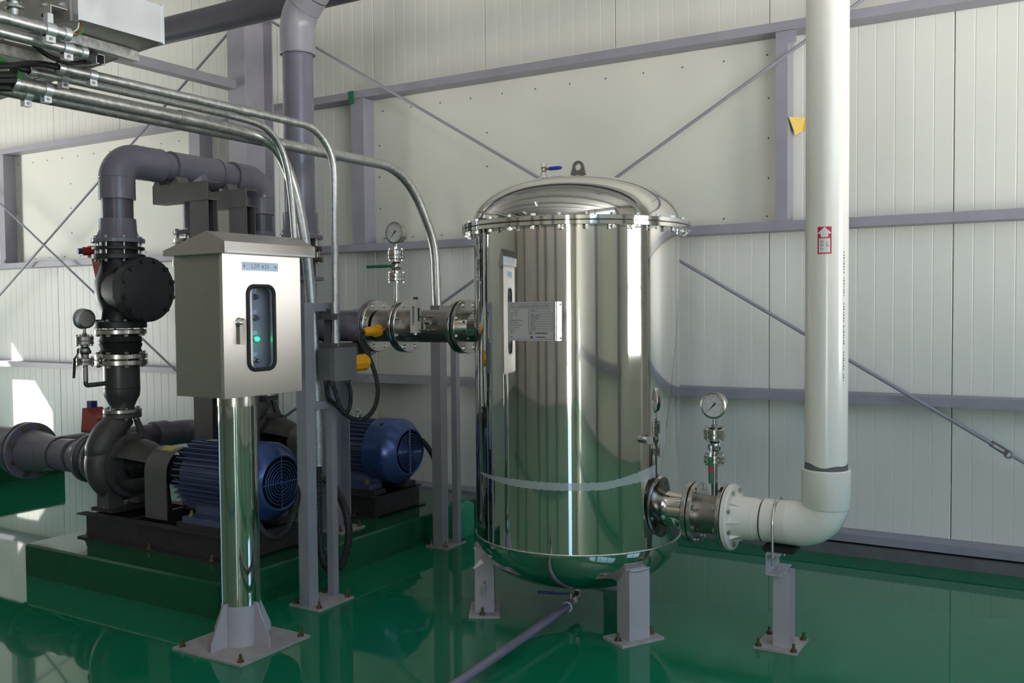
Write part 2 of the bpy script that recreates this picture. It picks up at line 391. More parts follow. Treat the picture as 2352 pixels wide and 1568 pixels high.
# H column at the wall
t = T('steel_column', 'grey steel H column standing against the back wall behind the pipes', 'column', (-5.9, 5.63, 0))
B('flange', MB().box(-6.0, -5.8, 5.475, 5.488, 0, ROOM_H), 'column_paint', t)
B('flange', MB().box(-6.0, -5.8, 5.777, 5.79, 0, ROOM_H), 'column_paint', t)
B('web', MB().box(-5.905, -5.895, 5.488, 5.777, 0, ROOM_H), 'column_paint', t)
B('base_plate', MB().box(-6.08, -5.72, 5.42, 5.79, 0, 0.02), 'column_paint', t)
# jamb posts between girts
JL = ('grey jamb post between wall girts, nearest the white riser pipe', 'grey jamb post between wall girts with green tape at its top', 'grey jamb post between wall girts left of the steel column', 'grey jamb post between wall girts at the far left edge')
for i, (xa, xb) in enumerate(((-1.585, -1.512), (-4.965, -4.84), (-6.87, -6.73), (-9.87, -9.77))):
    b = MB(); b.box(xa, xb, 5.80, 5.808, 2.013, 3.164); b.box(xa, xa + .008, 5.808, 5.93, 2.013, 3.164); b.box(xb - .008, xb, 5.808, 5.93, 2.013, 3.164)
    t = T('jamb_post', JL[i], 'post', ((xa + xb) / 2, 5.87, 2.013), 'jamb posts in the back wall'); B('channel', b, 'girt', t)
    B('clip_plate', MB().box(xb, xb + .05, 5.80, 5.806, 3.09, 3.164) if i == 0 else MB().box(xa + .01, xb - .01, 5.793, 5.80, 2.02, 2.05), 'girt', t)
solo('yellow_tape', MB().add([(-1.500, 5.785, 2.64), (-1.44, 5.945, 2.655), (-1.395, 5.945, 2.66), (-1.395, 5.945, 2.585), (-1.46, 5.945, 2.575), (-1.49, 5.90, 2.545),
    (-1.500, 5.7855, 2.64), (-1.44, 5.9455, 2.655), (-1.395, 5.9455, 2.66), (-1.395, 5.9455, 2.585), (-1.46, 5.9455, 2.575), (-1.49, 5.9005, 2.545)],
    [(0, 1, 5), (1, 2, 3, 4), (1, 4, 5), (6, 11, 7), (7, 10, 9, 8), (7, 11, 10)]), 'yellow_tape', 'torn piece of yellow tape stuck on the wall by the jamb post', 'tape')
solo('green_tape', MB().box(-4.975, -4.925, 5.781, 5.789, 3.125, 3.225), 'green_tape', 'small green tape strip over the girt at the jamb post top', 'tape')

# diagonal brace rods
def rod(label, a, b_, y, tb=None, r=0.011):
    t = T('brace_rod', label, 'brace rod', (b_[0], y, b_[1]), 'wall bracing rods')
    A = V((a[0], y, a[1])); C = V((b_[0], y, b_[1])); d = (C - A).normalized(); n_ = V((-d.z, 0, d.x))
    if tb is None: B('rod', MB().cyl(A, C, r, n=10), 'girt', t)
    else:
        m_ = V((tb[0], y, tb[1])); B('rod', MB().cyl(A, m_, r, n=10), 'girt', t)
        k = MB(); k.obox(m_ + d * .03 + n_ * .012, d * .05, n_ * .004, V((0, .012, 0))); k.obox(m_ + d * .03 - n_ * .012, d * .05, n_ * .004, V((0, .012, 0)))
        k.cyl(m_ + d * .07 - V((0, .025, 0)), m_ + d * .07 + V((0, .02, 0)), .011, n=10); B('clevis', k, 'stand_dark', t)
        e = MB(); e.torus(m_ + d * .085 - n_ * .004, (0, 1, 0), .018, .007, 16); e.cyl(m_ + d * .10, m_ + d * .20, .009, n=10); B('eye_hook', e, 'girt', t)
        e = MB(); e.hexn(m_ + d * .195, d, .016, .02); e.cyl(m_ + d * .21, m_ + d * .45, .014, n=10); B('turnbuckle', e, 'galv_bright', t)
        B('lower_rod', MB().cyl(m_ + d * .45, C, r, n=10), 'girt', t)
    return t
rod('long grey brace rod with turnbuckle sloping down to the right behind the tank', (-5.80, 3.92), (0.45, 0.24), 5.735, tb=(-0.37, 0.722))
rod('long grey brace rod sloping up to the right behind the tank and riser', (-5.80, 0.52), (-0.2, 3.745), 5.715, tb=None)
rod('thin grey brace rod rising to the right behind the left pipe elbow', (-10.6, 1.17), (-6.0, 4.04), 5.735)
rod('thin grey brace rod falling to the right at the far left wall', (-10.6, 3.20), (-6.05, 0.35), 5.715)

# concrete plinths
solo('concrete_plinth', MB().add([(-5.11, 3.10, 0), (-3.535, 3.10, 0), (-3.535, 5.45, 0), (-5.11, 5.45, 0), (-5.11, 3.10, .168), (-3.535, 3.10, .168), (-3.535, 5.45, .168), (-5.11, 5.45, .168), (-5.10, 3.108, .18), (-3.543, 3.108, .18), (-3.543, 5.44, .18), (-5.10, 5.44, .18)],
    [(0, 3, 2, 1), (0, 1, 5, 4), (1, 2, 6, 5), (2, 3, 7, 6), (3, 0, 4, 7), (4, 5, 9, 8), (5, 6, 10, 9), (6, 7, 11, 10), (7, 4, 8, 11), (8, 9, 10, 11)]), 'plinth', 'long low green painted concrete plinth under the two pump sets', 'plinth', sharp=10)
solo('concrete_plinth', MB().prism([(-9.6, 4.2, 0), (-8.03, 4.2, 0), (-8.03, 4.2, .285), (-8.045, 4.2, .30), (-9.585, 4.2, .30), (-9.6, 4.2, .285)], (0, 1.07, 0)), 'plinth', 'separate green concrete plinth at the far left edge by the wall', 'plinth')

# ================================================================== the filter tank
TC = V((-2.085, 4.08, 0)); TR = 0.497; ZL, ZT = 0.405, 1.852      # lower weld, underside of flange
tank = T('filter_tank', 'tall polished stainless steel filter tank with domed bolted lid on three legs', 'tank', (TC.x, TC.y, 0))
c0 = V((TC.x, TC.y, 0)); UPZ = V((0, 0, 1))
shell = B('shell', MB().lathe(c0, UPZ, [(TR, ZL), (TR, ZT)], 128), 'mirror', tank, sharp=60)
def head(z, h, sgn, r=TR):
    n = 16; return [(max(1e-4, r * math.cos(PI / 2 * i / n) ** (0.80)), z + sgn * h * math.sin(PI / 2 * i / n)) for i in range(n + 1)]
B('bottom_head', MB().lathe(c0, UPZ, head(ZL, .245, -1), 128), 'mirror', tank, sharp=60)
B('weld_seam', MB().torus(c0 + V((0, 0, ZL)), UPZ, TR + .0005, .0045, 128, 6), 'weld', tank, 'bright weld seam around the bottom')
fl = B('lower_flange', MB().lathe(c0, UPZ, [(TR, ZT), (.551, ZT), (.553, ZT + .002), (.553, ZT + .018), (.551, ZT + .020), (TR - .02, ZT + .020)], 128), 'mirror', tank, sharp=30)
B('gasket', MB().lathe(c0, UPZ, [(.5, ZT + .0195), (.5495, ZT + .0195), (.5495, ZT + .0235), (.5, ZT + .0235)], 96), 'rubber', tank)
lid = B('lid', MB().lathe(c0, UPZ, [(TR - .02, ZT + .023), (.551, ZT + .023), (.553, ZT + .025), (.553, ZT + .041), (.551, ZT + .043), (TR + .004, ZT + .043)] + head(ZT + .043, .227, 1, TR + .003), 128), 'mirror', tank, sharp=30)
bolts(tank, c0 + V((0, 0, ZT + .0215)), UPZ, .528, 28, .0125, .048, 'zinc')
# legs
def tank_leg(ang):
    d = V((math.cos(ang), math.sin(ang), 0)); q = V((-d.y, d.x, 0)); c = c0 + d * .468 - d * .01
    b = MB(); b.obox(c + V((0, 0, .168)), d * .047, q * .056, V((0, 0, .160)))
    leg = B('leg', b, 'leg_paint', tank)
    B('base_plate', MB().obox(c + V((0, 0, .006)), d * .075, q * .115, V((0, 0, .006))), 'plate_paint', leg)
    anchors(leg, [c + q * .092 + d * .01 + V((0, 0, .012)), c - q * .092 + d * .01 + V((0, 0, .012))])
    B('weld_bead', MB().tube([c + d * .045 - q * .055 + V((0, 0, .327)), c + d * .047 + V((0, 0, .323)), c + d * .045 + q * .055 + V((0, 0, .327))], .006, 8), 'weld', leg)
    return leg, c, d, q
for a in (-30, 90, 210):
    lg, c_, d_, q_ = tank_leg(rad(a))
    if a == 210: B('earth_tab', MB().obox(c_ + q_ * .078 + V((0, 0, .135)), q_ * .024, d_ * .003, V((0, 0, .032))), 'leg_paint', lg)
# lifting lug
b = MB(); pr_ = [(-.040, 0.0), (.058, 0.0), (.018, .086)]
pr_ = [(-.048, -.012), (.052, -.012)] + [(.004 + .030 * math.cos(t), .058 + .030 * math.sin(t)) for t in [rad(20 + 16 * k) for k in range(11)]]
LZ = 2.118; n = len(pr_); lugc = V((-2.075, 4.08, LZ))
hole = [(.004 + .0165 * math.cos(rad(360 * k / 24)), .058 + .0165 * math.sin(rad(360 * k / 24))) for k in range(24)]
def ring_plate(outer, inner, org, ux, uy, th):   # outer resampled by angle around the hole
    cx = sum(p[0] for p in inner) / len(inner); cy = sum(p[1] for p in inner) / len(inner); m = len(inner); o2 = []
    for (x, y) in inner:
        dx, dy = x - cx, y - cy; best = None
        for i in range(len(outer)):
            (ax_, ay_), (bx_, by_) = outer[i], outer[(i + 1) % len(outer)]
            ex, ey = bx_ - ax_, by_ - ay_; den = dx * ey - dy * ex
            if abs(den) < 1e-12: continue
            t_ = ((ax_ - cx) * ey - (ay_ - cy) * ex) / den; u_ = ((ax_ - cx) * dy - (ay_ - cy) * dx) / den
            if t_ > 0 and -1e-6 <= u_ <= 1 + 1e-6 and (best is None or t_ < best): best = t_
        best = best or 1; o2.append((cx + dx * best, cy + dy * best))
    for (ox, oy) in outer:      # keep the true corners of the outline
        k = min(range(m), key=lambda i: (o2[i][0] - ox) ** 2 + (o2[i][1] - oy) ** 2); o2[k] = (ox, oy)
    P3 = lambda p, s_: V(org) + V(ux) * p[0] + V(uy) * p[1] + V(th) * s_
    vs = [P3(p, 0) for p in inner] + [P3(p, 0) for p in o2] + [P3(p, 1) for p in inner] + [P3(p, 1) for p in o2]; fs = []
    for i in range(m):
        j = (i + 1) % m; fs += [(i, j, m + j, m + i), (2 * m + i, 3 * m + i, 3 * m + j, 2 * m + j), (i, 2 * m + i, 2 * m + j, j), (m + i, m + j, 3 * m + j, 3 * m + i)]
    return MB().add(vs, fs)
# denser "inner" ring so that the corners of the outer outline are kept
hole = [(.004 + .0165 * math.cos(rad(360 * k / 72)), .058 + .0165 * math.sin(rad(360 * k / 72))) for k in range(72)]
B('lifting_lug', ring_plate(pr_, hole, lugc, (1, 0, 0), (0, 0, 1), (0, .012, 0)), 'steel_matt', tank, 'steel lifting lug with a round hole')
# vent valve on the lid
vv = V((-2.238, 4.04, 2.085)); vb = MB(); vb.cyl(vv, vv + V((0, 0, .045)), .0125, n=16)
vent = B('vent_valve', vb, 'steel', tank, 'small ball valve with a blue lever')
B('seal_tape', MB().cyl(vv + V((0, 0, .045)), vv + V((0, 0, .052)), .0135, n=16), 'teflon', vent)
vb = MB(); vb.hexn(vv + V((0, 0, .052)), UPZ, .016, .022); vb.sphere(vv + V((0, 0, .086)), .0165, 14); vb.hexn(vv + V((0, 0, .098)), UPZ, .0165, .020); B('body', vb, 'steel', vent)
vb = MB(); vb.box(vv.x + .012, vv.x + .045, vv.y - .012, vv.y - .008, vv.z + .081, vv.z + .093); B('lever', vb, 'steel', vent)
vb = MB(); vb.tube([vv + V((x, -.010, .087)) for x in (.036, .042, .08, .10, .106)], [.008, .0095, .0095, .008, .003], 10); B('lever_grip', vb, 'blue_grip', vent, 'blue lever grip')
# small couplings
B('coupling', MB().cyl((-1.640, 3.872, .905), (-1.605, 3.845, .905), .017, n=14), 'steel_matt', tank)
B('coupling', MB().cyl((-2.566, 4.02, .73), (-2.615, 4.01, .73), .013, n=14), 'brass_bolt', tank)
# clear film band
b = MB(); n = 60; vs = []
for i in range(n + 1):
    t_ = i / n; th = rad(-130 + 112 * t_); r_ = TR + .0025; zc = .722 - .012 * math.sin(PI * t_) + (.035 * max(0, t_ - .72) / .28); hw = .004 + .013 * min(1, t_ * 3.2) + .012 * max(0, t_ - .8) / .2
    for s_ in (-1, 1): vs.append(c0 + V((r_ * math.cos(th), r_ * math.sin(th), zc + s_ * hw + .002 * math.sin(i * 2.7))))
b.add(vs, [(2 * i, 2 * i + 2, 2 * i + 3, 2 * i + 1) for i in range(n)])
B('film_band', b, 'film', tank, 'strip of clear plastic film around the lower shell')
B('masking_tag', MB().add([(-2.43, 3.735, .295), (-2.40, 3.715, .285), (-2.44, 3.70, .255), (-2.46, 3.71, .250)], [(0, 1, 2, 3)]), 'teflon', tank)
# nozzles
def flange_mb(o, ax, r, t=.02, ri=0.0001, n=40): return MB().disc(o, ax, r, t, n, .003, ri)
noz = B('outlet_nozzle', MB().cyl((-1.66, 4.08, .555), (-1.502, 4.08, .555), .083, n=36), 'mirror', tank)
B('nozzle_flange', flange_mb((-1.504, 4.08, .555), (1, 0, 0), .143, .022), 'steel', noz)
noz2 = B('inlet_nozzle', MB().cyl((-2.51, 4.08, 1.402), (-2.712, 4.08, 1.402), .083, n=36), 'mirror', tank)
B('nozzle_flange', flange_mb((-2.735, 4.08, 1.402), (1, 0, 0), .143, .023), 'steel', noz2)
dn = B('drain_nozzle', join(MB().cyl((-2.085, 4.08, .175), (-2.085, 4.08, .128), .022, n=20), MB().disc((-2.085, 4.08, .126), (0, 0, 1), .055, .012, 28)), 'steel', tank)
# nameplate on a bracket
npx0, npx1, npz0, npz1, npy = -2.160, -1.924, 1.352, 1.522, 3.560
npl = B('nameplate', join(MB().box(npx0, npx1, npy, npy + .002, npz0, npz1)), 'nameplate', tank, 'engraved metal nameplate')
b = MB(); vs = []
for i in range(9):
    t_ = i / 8 * PI / 2; vs += [(npx1 + .012 * math.sin(t_), npy + .012 - .012 * math.cos(t_), z) for z in (npz0, npz1)]
vs += [(npx1 + .014, npy + .045, z) for z in (npz0, npz1)]
b.add(vs, [(2 * i, 2 * i + 2, 2 * i + 3, 2 * i + 1) for i in range(9)]); B('bracket', b, 'steel', npl)
for z in (npz0 + .012, npz1 - .012):
    B('rivet', MB().sphere((npx1 + .0145, npy + .03, z), .004, 8), 'steel', npl)
def frame_lines(x0, x1, z0, z1, w_, y):
    b = MB()
    for a in ((x0, x1, z0, z0 + w_), (x0, x1, z1 - w_, z1), (x0, x0 + w_, z0, z1), (x1 - w_, x1, z0, z1)): b.box(a[0], a[1], y, y + .0005, a[2], a[3])
    return b
yp = npy - .0006
pr2 = frame_lines(npx0 + .006, npx1 - .004, npz0 + .006, npz1 - .006, .0012, yp)
pr2 = join(pr2, frame_lines(npx0 + .014, npx1 - .018, npz1 - .030, npz1 - .012, .0009, yp))
for k in range(9):
    z = npz1 - .042 - k * .0107; pr2 = join(pr2, frame_lines(npx0 + .105, npx1 - (.022 if k == 0 else .010), z, z + .0088, .0007, yp))
B('border_print', pr2, 'ink_grey', npl)
txt = text_mb('RO CLEANNING MICRO FILTER', .0155, (npx0 + .019, yp, npz1 - .026), (.88, 0, 0), (0, 0, 1))
rows = (('          ITEM NO.', 'M-F720'), ('CODE   (PNF)', '/'), ('SIZE    ID x H', '\u00d8890 x 1800H'), ('TYPE', 'CARTRIDGE'), ('WORKING CAPACITY', '70 m3/H'), ('EMPTY WEIGHT', '400 kg'), ('OPERATING WEIGHT', '870 kg'), ('SHELL MATERIAL', 'STS304'), ('DATE BUILT', '2012. 10'))
for k, (a_, b_) in enumerate(rows):
    z = npz1 - .0405 - k * .0107
    txt = join(txt, text_mb(a_, .0085, (npx0 + .012, yp, z), (.80, 0, 0), (0, 0, 1)), text_mb(b_, .0085, (npx0 + .118, yp, z), (.85, 0, 0), (0, 0, 1)))
txt = join(txt, text_mb('- \u25a0 -', .008, (npx0 + .012, yp, npz0 + .032), (1, 0, 0), (0, 0, 1)), text_mb('- \u25a0 -', .008, (npx0 + .012, yp, npz0 + .014), (1, 0, 0), (0, 0, 1)))
B('plate_lettering', txt, 'ink_grey', npl)
lg = MB(); yq = yp
for x, wd in ((.140, .004), (.147, .006), (.155, .005), (.162, .007), (.172, .006), (.180, .006), (.188, .005), (.195, .005)): lg.box(npx0 + x, npx0 + x + wd * .8, yq, yq + .0005, npz0 + .030, npz0 + .0365)
for x in (.152, .158, .164, .171, .178, .184): lg.box(npx0 + x, npx0 + x + .0045, yq, yq + .0005, npz0 + .0135, npz0 + .0185)
sg = [(0, 0), (.004, .001), (.008, .008), (.010, .012), (.010, .002), (.016, .002), (.018, .009), (.019, .001), (.028, -.002)]
lg.tube([V((npx0 + .106 + x, yq, npz0 + .029 + z)) for x, z in sg], .0009, 5); B('maker_marks', lg, 'ink', npl)
dsc = MB()
B('round_emblem', MB().lathe((npx0 + .122, yq, npz0 + .016), (0, -1, 0), [(.0001, .0004), (.006, .0004), (.006, 0)], 20, 0, PI), 'ink_red', npl)
B('round_emblem', MB().lathe((npx0 + .122, yq, npz0 + .016), (0, -1, 0), [(.0001, .0004), (.006, .0004), (.006, 0)], 20, PI, 2 * PI), 'ink', npl)
B('blue_mark', MB().box(npx0 + .141, npx0 + .150, yq, yq + .0005, npz0 + .0135, npz0 + .019), 'ink_blue', npl)

# ------------------------------------------------------------------ outlet: steel spool, white pipe
X1 = V((1, 0, 0))
sp = T('steel_spool', 'short stainless spool piece with flanges between tank outlet and white pipe', 'pipe', (-1.40, 4.08, .41))
B('tube', MB().cyl((-1.46, 4.08, .552), (-1.32, 4.08, .552), .087, n=36), 'steel_matt', sp)
B('gasket', flange_mb((-1.482, 4.08, .553), X1, .139, .005), 'rubber', sp)
B('flange', flange_mb((-1.477, 4.08, .553), X1, .143, .022), 'steel', sp)
B('flange', flange_mb((-1.345, 4.08, .552), X1, .146, .020), 'steel', sp)
bolts(sp, (-1.478, 4.08, .553), X1, .120, 8, .0115, .052, 'zinc')
bolts(sp, (-1.318, 4.08, .552), X1, .122, 8, .0115, .058, 'zinc')
WPX, WPR = -0.898, 0.0875
wp = T('white_pipe', 'white plastic pipe elbow and tall riser leaving the tank outlet', 'pipe', (WPX, 4.08, .44))
B('gasket', flange_mb((-1.325, 4.08, .552), X1, .141, .005), 'rubber', wp)
B('flange', flange_mb((-1.320, 4.08, .552), X1, .147, .026, n=48), 'pvc_white', wp)
B('flange_hub', MB().lathe((-1.294, 4.08, .552), X1, [(.097, 0), (.094, .10), (.0001, .10)], 40), 'pvc_white', wp)
for k in range(8):
    rb = MB()
    th = rad(22.5 + 45 * k + 22.5); d_ = V((0, math.cos(th), math.sin(th))); rb.prism([V((-1.294, 4.08, .552)) + d_ * .09, V((-1.294, 4.08, .552)) + d_ * .118, V((-1.25, 4.08, .552)) + d_ * .096], V((0, -d_.z, d_.y)) * .004); B('rib', rb, 'pvc_white', wp)

el = fillet([(-1.16, 4.08, .555), (WPX, 4.08, .555), (WPX, 4.08, .80)], .105, 14)
B('horizontal_pipe', MB().cyl((-1.20, 4.08, .552), (-1.06, 4.08, .553), .090, n=40), 'pvc_white', wp)
B('joint_ring', MB().torus((-1.165, 4.08, .552), X1, .0905, .0022, 40), 'rubber', wp)
B('elbow', MB().tube(fillet([(-1.055, 4.08, .555), (WPX, 4.08, .555), (WPX, 4.08, .68)], .115, 16), .0965, 40), 'pvc_white', wp)
B('socket', MB().lathe((-1.162, 4.08, .5545), X1, [(.091, 0), (.0955, .004), (.0955, .115), (.0965, .118)], 40), 'pvc_white', wp)
B('elbow_socket', MB().lathe((WPX, 4.08, .635), UPZ, [(.0965, 0), (.101, .008), (.101, .165), (.098, .168), (.089, .168)], 44), 'pvc_white', wp)
riser = B('riser', MB().cyl((WPX, 4.08, .70), (WPX, 4.08, ROOM_H), WPR, n=48), 'pvc_white', wp)
gl = MB(); n = 40; vs = []
for i in range(n + 1):
    th = 2 * PI * i / n; zt = .826 + .007 * math.sin(th * 2 + 1) + .004 * math.sin(th * 5)
    vs += [V((WPX, 4.08, .80)) + V((math.cos(th) * (WPR + .0008), math.sin(th) * (WPR + .0008), z - .80)) for z in (.800, zt)]
gl.add(vs, [(2 * i, 2 * i + 2, 2 * i + 3, 2 * i + 1) for i in range(n)]); B('glue_smear', gl, 'curb', wp, 'dark glue smear at the joint')
# flow sticker wrapped on the riser
camang = math.atan2(0 - 4.08, 0 - WPX)
def wrap(r_, a0, z0): return lambda x, y: V((WPX + r_ * math.cos(a0 + x / r_), 4.08 + r_ * math.sin(a0 + x / r_), z0 + y))
def patch(poly_quads, r_, a0, z0):
    b = MB(); wv = wrap(r_, a0, z0)
    for (xa, xb, ya, yb) in poly_quads:
        k = max(1, int((xb - xa) / .004)); vs = []
        for i in range(k + 1):
            x = xa + (xb - xa) * i / k; vs += [wv(x, ya), wv(x, yb)]
        b.add(vs, [(2 * i, 2 * i + 2, 2 * i + 3, 2 * i + 1) for i in range(k)])
    return b
sa = camang - .11; sz = 1.765; R0 = WPR + .0009
st = B('flow_sticker', patch([(-.028, .028, -.056, .056)], R0, sa, sz), 'red_vivid', wp, 'red flow sticker with a white arrow')
wv = wrap(R0 + .0005, sa, sz); ar = MB()
m = 26; vs = []
for i in range(m + 1):
    x = -.0265 + .053 * i / m; vs += [wv(x, .013 if abs(x) < .0155 else .0275), wv(x, .0555 - abs(x) * .95)]
ar.add(vs, [(2 * i, 2 * i + 2, 2 * i + 3, 2 * i + 1) for i in range(m)])
ar = join(ar, patch([(-.0225, .0225, -.0505, .008)], R0 + .0005, sa, sz)); B('white_field', ar, 'white_print', st)
def wrapt(dx, dz): 
    f_ = wrap(R0 + .001, sa, sz); return lambda x, y: f_(dx + y, dz - x)
tx = join(text_mb('\uacf5\uae09\uc218', .016, None, (0, 0, 0), (0, 0, 0), warp=wrapt(-.016, .002)), text_mb('CIP', .015, None, (0, 0, 0), (0, 0, 0), warp=wrapt(.005, -.006)))
B('sticker_lettering', tx, 'ink_grey', st)
pm = []
for k in range(46):
    z = -.27 + k * .0118
    if k in (3, 11, 12, 20, 28, 29, 37): continue
    pm.append((-.003, .003 - .002 * (k % 3 == 0), z, z + .006 + .002 * (k % 2)))
B('size_print', patch(pm, WPR + .0006, camang + .88, 1.45), 'ink_grey', wp)['kind'] = 'stuff'

# ------------------------------------------------------------------ stand of the white pipe
t = T('pipe_stand', 'light grey steel pipe stand with U-bolt under the white elbow', 'pipe stand', (-1.09, 4.105, 0))
bp = B('base_plate', MB().box(-1.187, -1.0, 4.0, 4.212, 0, .010), 'plate_paint', t)
anchors(bp, [(-1.170, 4.02, .01), (-1.018, 4.02, .01), (-1.018, 4.192, .01), (-1.170, 4.192, .01)])
b = MB(); b.box(-1.115, -1.045, 4.05, 4.056, .01, .335); b.box(-1.115, -1.045, 4.144, 4.15, .01, .335); b.box(-1.083, -1.077, 4.056, 4.144, .01, .335); B('post', b, 'leg_paint', t)
b = MB(); b.box(-1.130, -1.124, 3.99, 4.19, .335, .43); b.box(-1.124, -1.07, 3.99, 4.19, .335, .341); b.box(-1.124, -1.07, 3.99, 4.19, .424, .43); B('bracket_channel', b, 'leg_paint', t)
B('saddle_plate', MB().box(-1.15, -1.02, 4.02, 4.14, .43, .455), 'dark', t)
ux = -1.098
ub = B('u_bolt', MB().tube([V((ux, 3.983, .38))] + [V((ux, 4.08 - .1005 * math.cos(a_), .556 + .1005 * math.sin(a_))) for a_ in [PI * k / 20 for k in range(21)]] + [V((ux, 4.177, .38))], .006, 10), 'zinc', t)
for y_ in (3.983, 4.177): B('nut', MB().hexn((ux, y_, .412), UPZ, .011, .009), 'zinc', ub)

# ================================================================== drain pipe
t = T('drain_pipe', 'thin grey drain pipe with small valve running from under the tank across the floor', 'pipe', (-2.085, 4.08, .04))
B('elbow', MB().tube(fillet([(-2.085, 4.08, .126), (-2.085, 4.08, .080), (-2.07, 3.99, .075)], .03, 8), .021, 14), 'steel_matt', t)
B('union', join(MB().hexn((-2.071, 4.0, .0755), V((.03, -.12, -.002)), .028, .035), MB().lathe((-2.085, 4.08, .118), UPZ, [(.0001, 0), (.05, 0), (.05, .008), (.0001, .008)], 24)), 'steel', t)
vl = B('valve', join(MB().cyl((-2.066, 3.985, .075), (-2.055, 3.93, .074), .024, n=14), MB().cyl((-2.06, 3.957, .075), (-2.06, 3.957, .125), .007, n=8)), 'steel_matt', t)
B('lever_grip', MB().tube([(-2.062, 3.955, .122), (-2.10, 3.93, .123), (-2.14, 3.905, .128), (-2.20, 3.875, .130)], [.005, .005, .007, .006], 8), 'blue_cap', vl)
B('white_joint', MB().torus((-2.052, 3.905, .073), V((.1, -1, 0)), .0215, .004, 20), 'teflon', t)
B('tube', MB().tube([(-2.055, 3.93, .074), (-2.05, 3.85, .072), (-2.03, 2.97, .050), (-2.00, 1.6, .03)], .0205, 16), 'pvc_grey', t)
B('support_shoe', MB().box(-2.06, -1.98, 1.7, 1.76, 0, .02), 'dark', t)

# ================================================================== pressure gauges
def gauge(label, base, zs, face, hdir, hkind, m_st='steel'):
    """zs: nipple base, lower flange bottom/top, valve top, upper flange bottom/top, stem top, dial centre"""
    x, y = base; t = T('pressure_gauge', label, 'gauge', (x, y, zs[0])); f_ = V(face).normalized()
    p = lambda z: V((x, y, z))
    B('nipple', MB().cyl(p(zs[0] - .01), p(zs[1]), .0145, n=16), m_st, t)
    lf = MB(); h = (zs[2] - zs[1]); lf.disc(p(zs[1]), UPZ, .049, h * .44, 24, .002); lf.disc(p(zs[1] + h * .56), UPZ, .049, h * .44, 24, .002); lf.cyl(p(zs[1]), p(zs[2]), .03, n=16)
    a = B('lower_flange', lf, m_st, t); bolts(a, p((zs[1] + zs[2]) / 2), UPZ, .039, 4, .0075, h + .008, 'zinc')
    vb = MB(); zc = (zs[2] + zs[3]) / 2; vb.cyl(p(zs[2] - .002), p(zs[3] + .002), .021, n=16); vb.sphere(p(zc), .031, 16)
    hd = V(hdir[0]).normalized(); vb.cyl(p(zc), p(zc) + hd * .036, .013, n=12); vb.hexn(p(zc) + hd * .034, hd, .016, .008)
    sd = hd.cross(UPZ); vb.cyl(p(zc - .008), p(zc - .008) - hd * .034, .011, n=10)
    v_ = B('ball_valve', vb, m_st, t)
    e = V(hdir[1]); s0 = p(zc) + hd * .044
    if e.z < -.5: lv = [s0 - e * .008, s0 + e * .02, s0 + e * .045 + hd * .018, s0 + e * .16 + hd * .02]
    else: lv = [s0 - e * .008, s0 + e * .03, s0 + e * .09, s0 + e * .17]
    B('lever', MB().tube(lv[:3], .006, 8), m_st if hkind != 'green' else 'green_grip', v_)
    B('lever_grip', MB().tube([lv[1] if hkind == 'green' else lv[2], lv[3]], [.0095, .0085], 10), {'green': 'green_grip', 'black': 'black_grip', 'greenred': 'green_grip'}[hkind], v_)
    if hkind == 'greenred': B('red_band', MB().cyl(lv[2] + e * .042, lv[2] + e * .062, .0102, n=12), 'red_vivid', v_)
    uf = MB(); h = zs[5] - zs[4]; uf.disc(p(zs[4]), UPZ, .049, h * .40, 24, .002); uf.disc(p(zs[4] + h * .46), UPZ, .049, h * .54, 24, .002); uf.cyl(p(zs[4]), p(zs[5]), .034, n=16)
    a = B('diaphragm_flange', uf, m_st, t); bolts(a, p((zs[4] + zs[5]) / 2), UPZ, .039, 6, .0075, h + .008, 'zinc')
    B('stem', join(MB().hexn(p(zs[5]), UPZ, .014, .02), MB().cyl(p(zs[5] + .015), p(zs[6] + .02), .009, n=12)), m_st, t)
    c = p(zs[7]); R_ = .060
    cs = B('dial_case', MB().lathe(c - f_ * .012, f_, [(.0001, -.02), (R_ - .014, -.02), (R_ - .004, -.014), (R_ - .003, .022), (R_, .023), (R_, .031), (R_ - .007, .033), (R_ - .009, .028)], 40), m_st, t, sharp=20)
    B('dial_face', MB().lathe(c - f_ * .012, f_, [(.0001, .0255), (R_ - .008, .0255)], 40), 'white_face', cs)
    ux_ = UPZ.cross(f_) * 1; ux_ = -ux_ if False else ux_
    pr3 = MB()
    for k in range(11):
        th = rad(225 - 27 * k); d_ = ux_ * math.cos(th) + UPZ * math.sin(th); q_ = ux_ * -math.sin(th) + UPZ * math.cos(th)
        pr3.obox(c + f_ * .0138 + d_ * .044, d_ * (.005 if k % 2 == 0 else .003), q_ * .0007, f_ * .0002)
    for k in range(30):
        th0 = rad(225 - 9 * k); th1 = rad(225 - 9 * (k + 1)); d0 = ux_ * math.cos(th0) + UPZ * math.sin(th0); d1 = ux_ * math.cos(th1) + UPZ * math.sin(th1)
        pr3.add([c + f_ * .0138 + d0 * .0385, c + f_ * .0138 + d1 * .0385, c + f_ * .0138 + d1 * .0395, c + f_ * .0138 + d0 * .0395], [(0, 1, 2, 3)])
    B('scale_print', pr3, 'ink_red', cs)['kind'] = 'stuff'
    tx_ = join(text_mb('0.4', .009, c + f_ * .0138 + ux_ * -.018 + UPZ * .022, ux_, UPZ), text_mb('0.6', .009, c + f_ * .0138 + ux_ * .008 + UPZ * .022, ux_, UPZ), text_mb('0.2', .009, c + f_ * .0138 - ux_ * .034 + UPZ * .0, ux_, UPZ), text_mb('0.8', .009, c + f_ * .0138 + ux_ * .020, ux_, UPZ), text_mb('MPa', .009, c + f_ * .0138 + ux_ * -.009 + UPZ * .011, ux_, UPZ))
    B('scale_numerals', tx_, 'ink', cs)
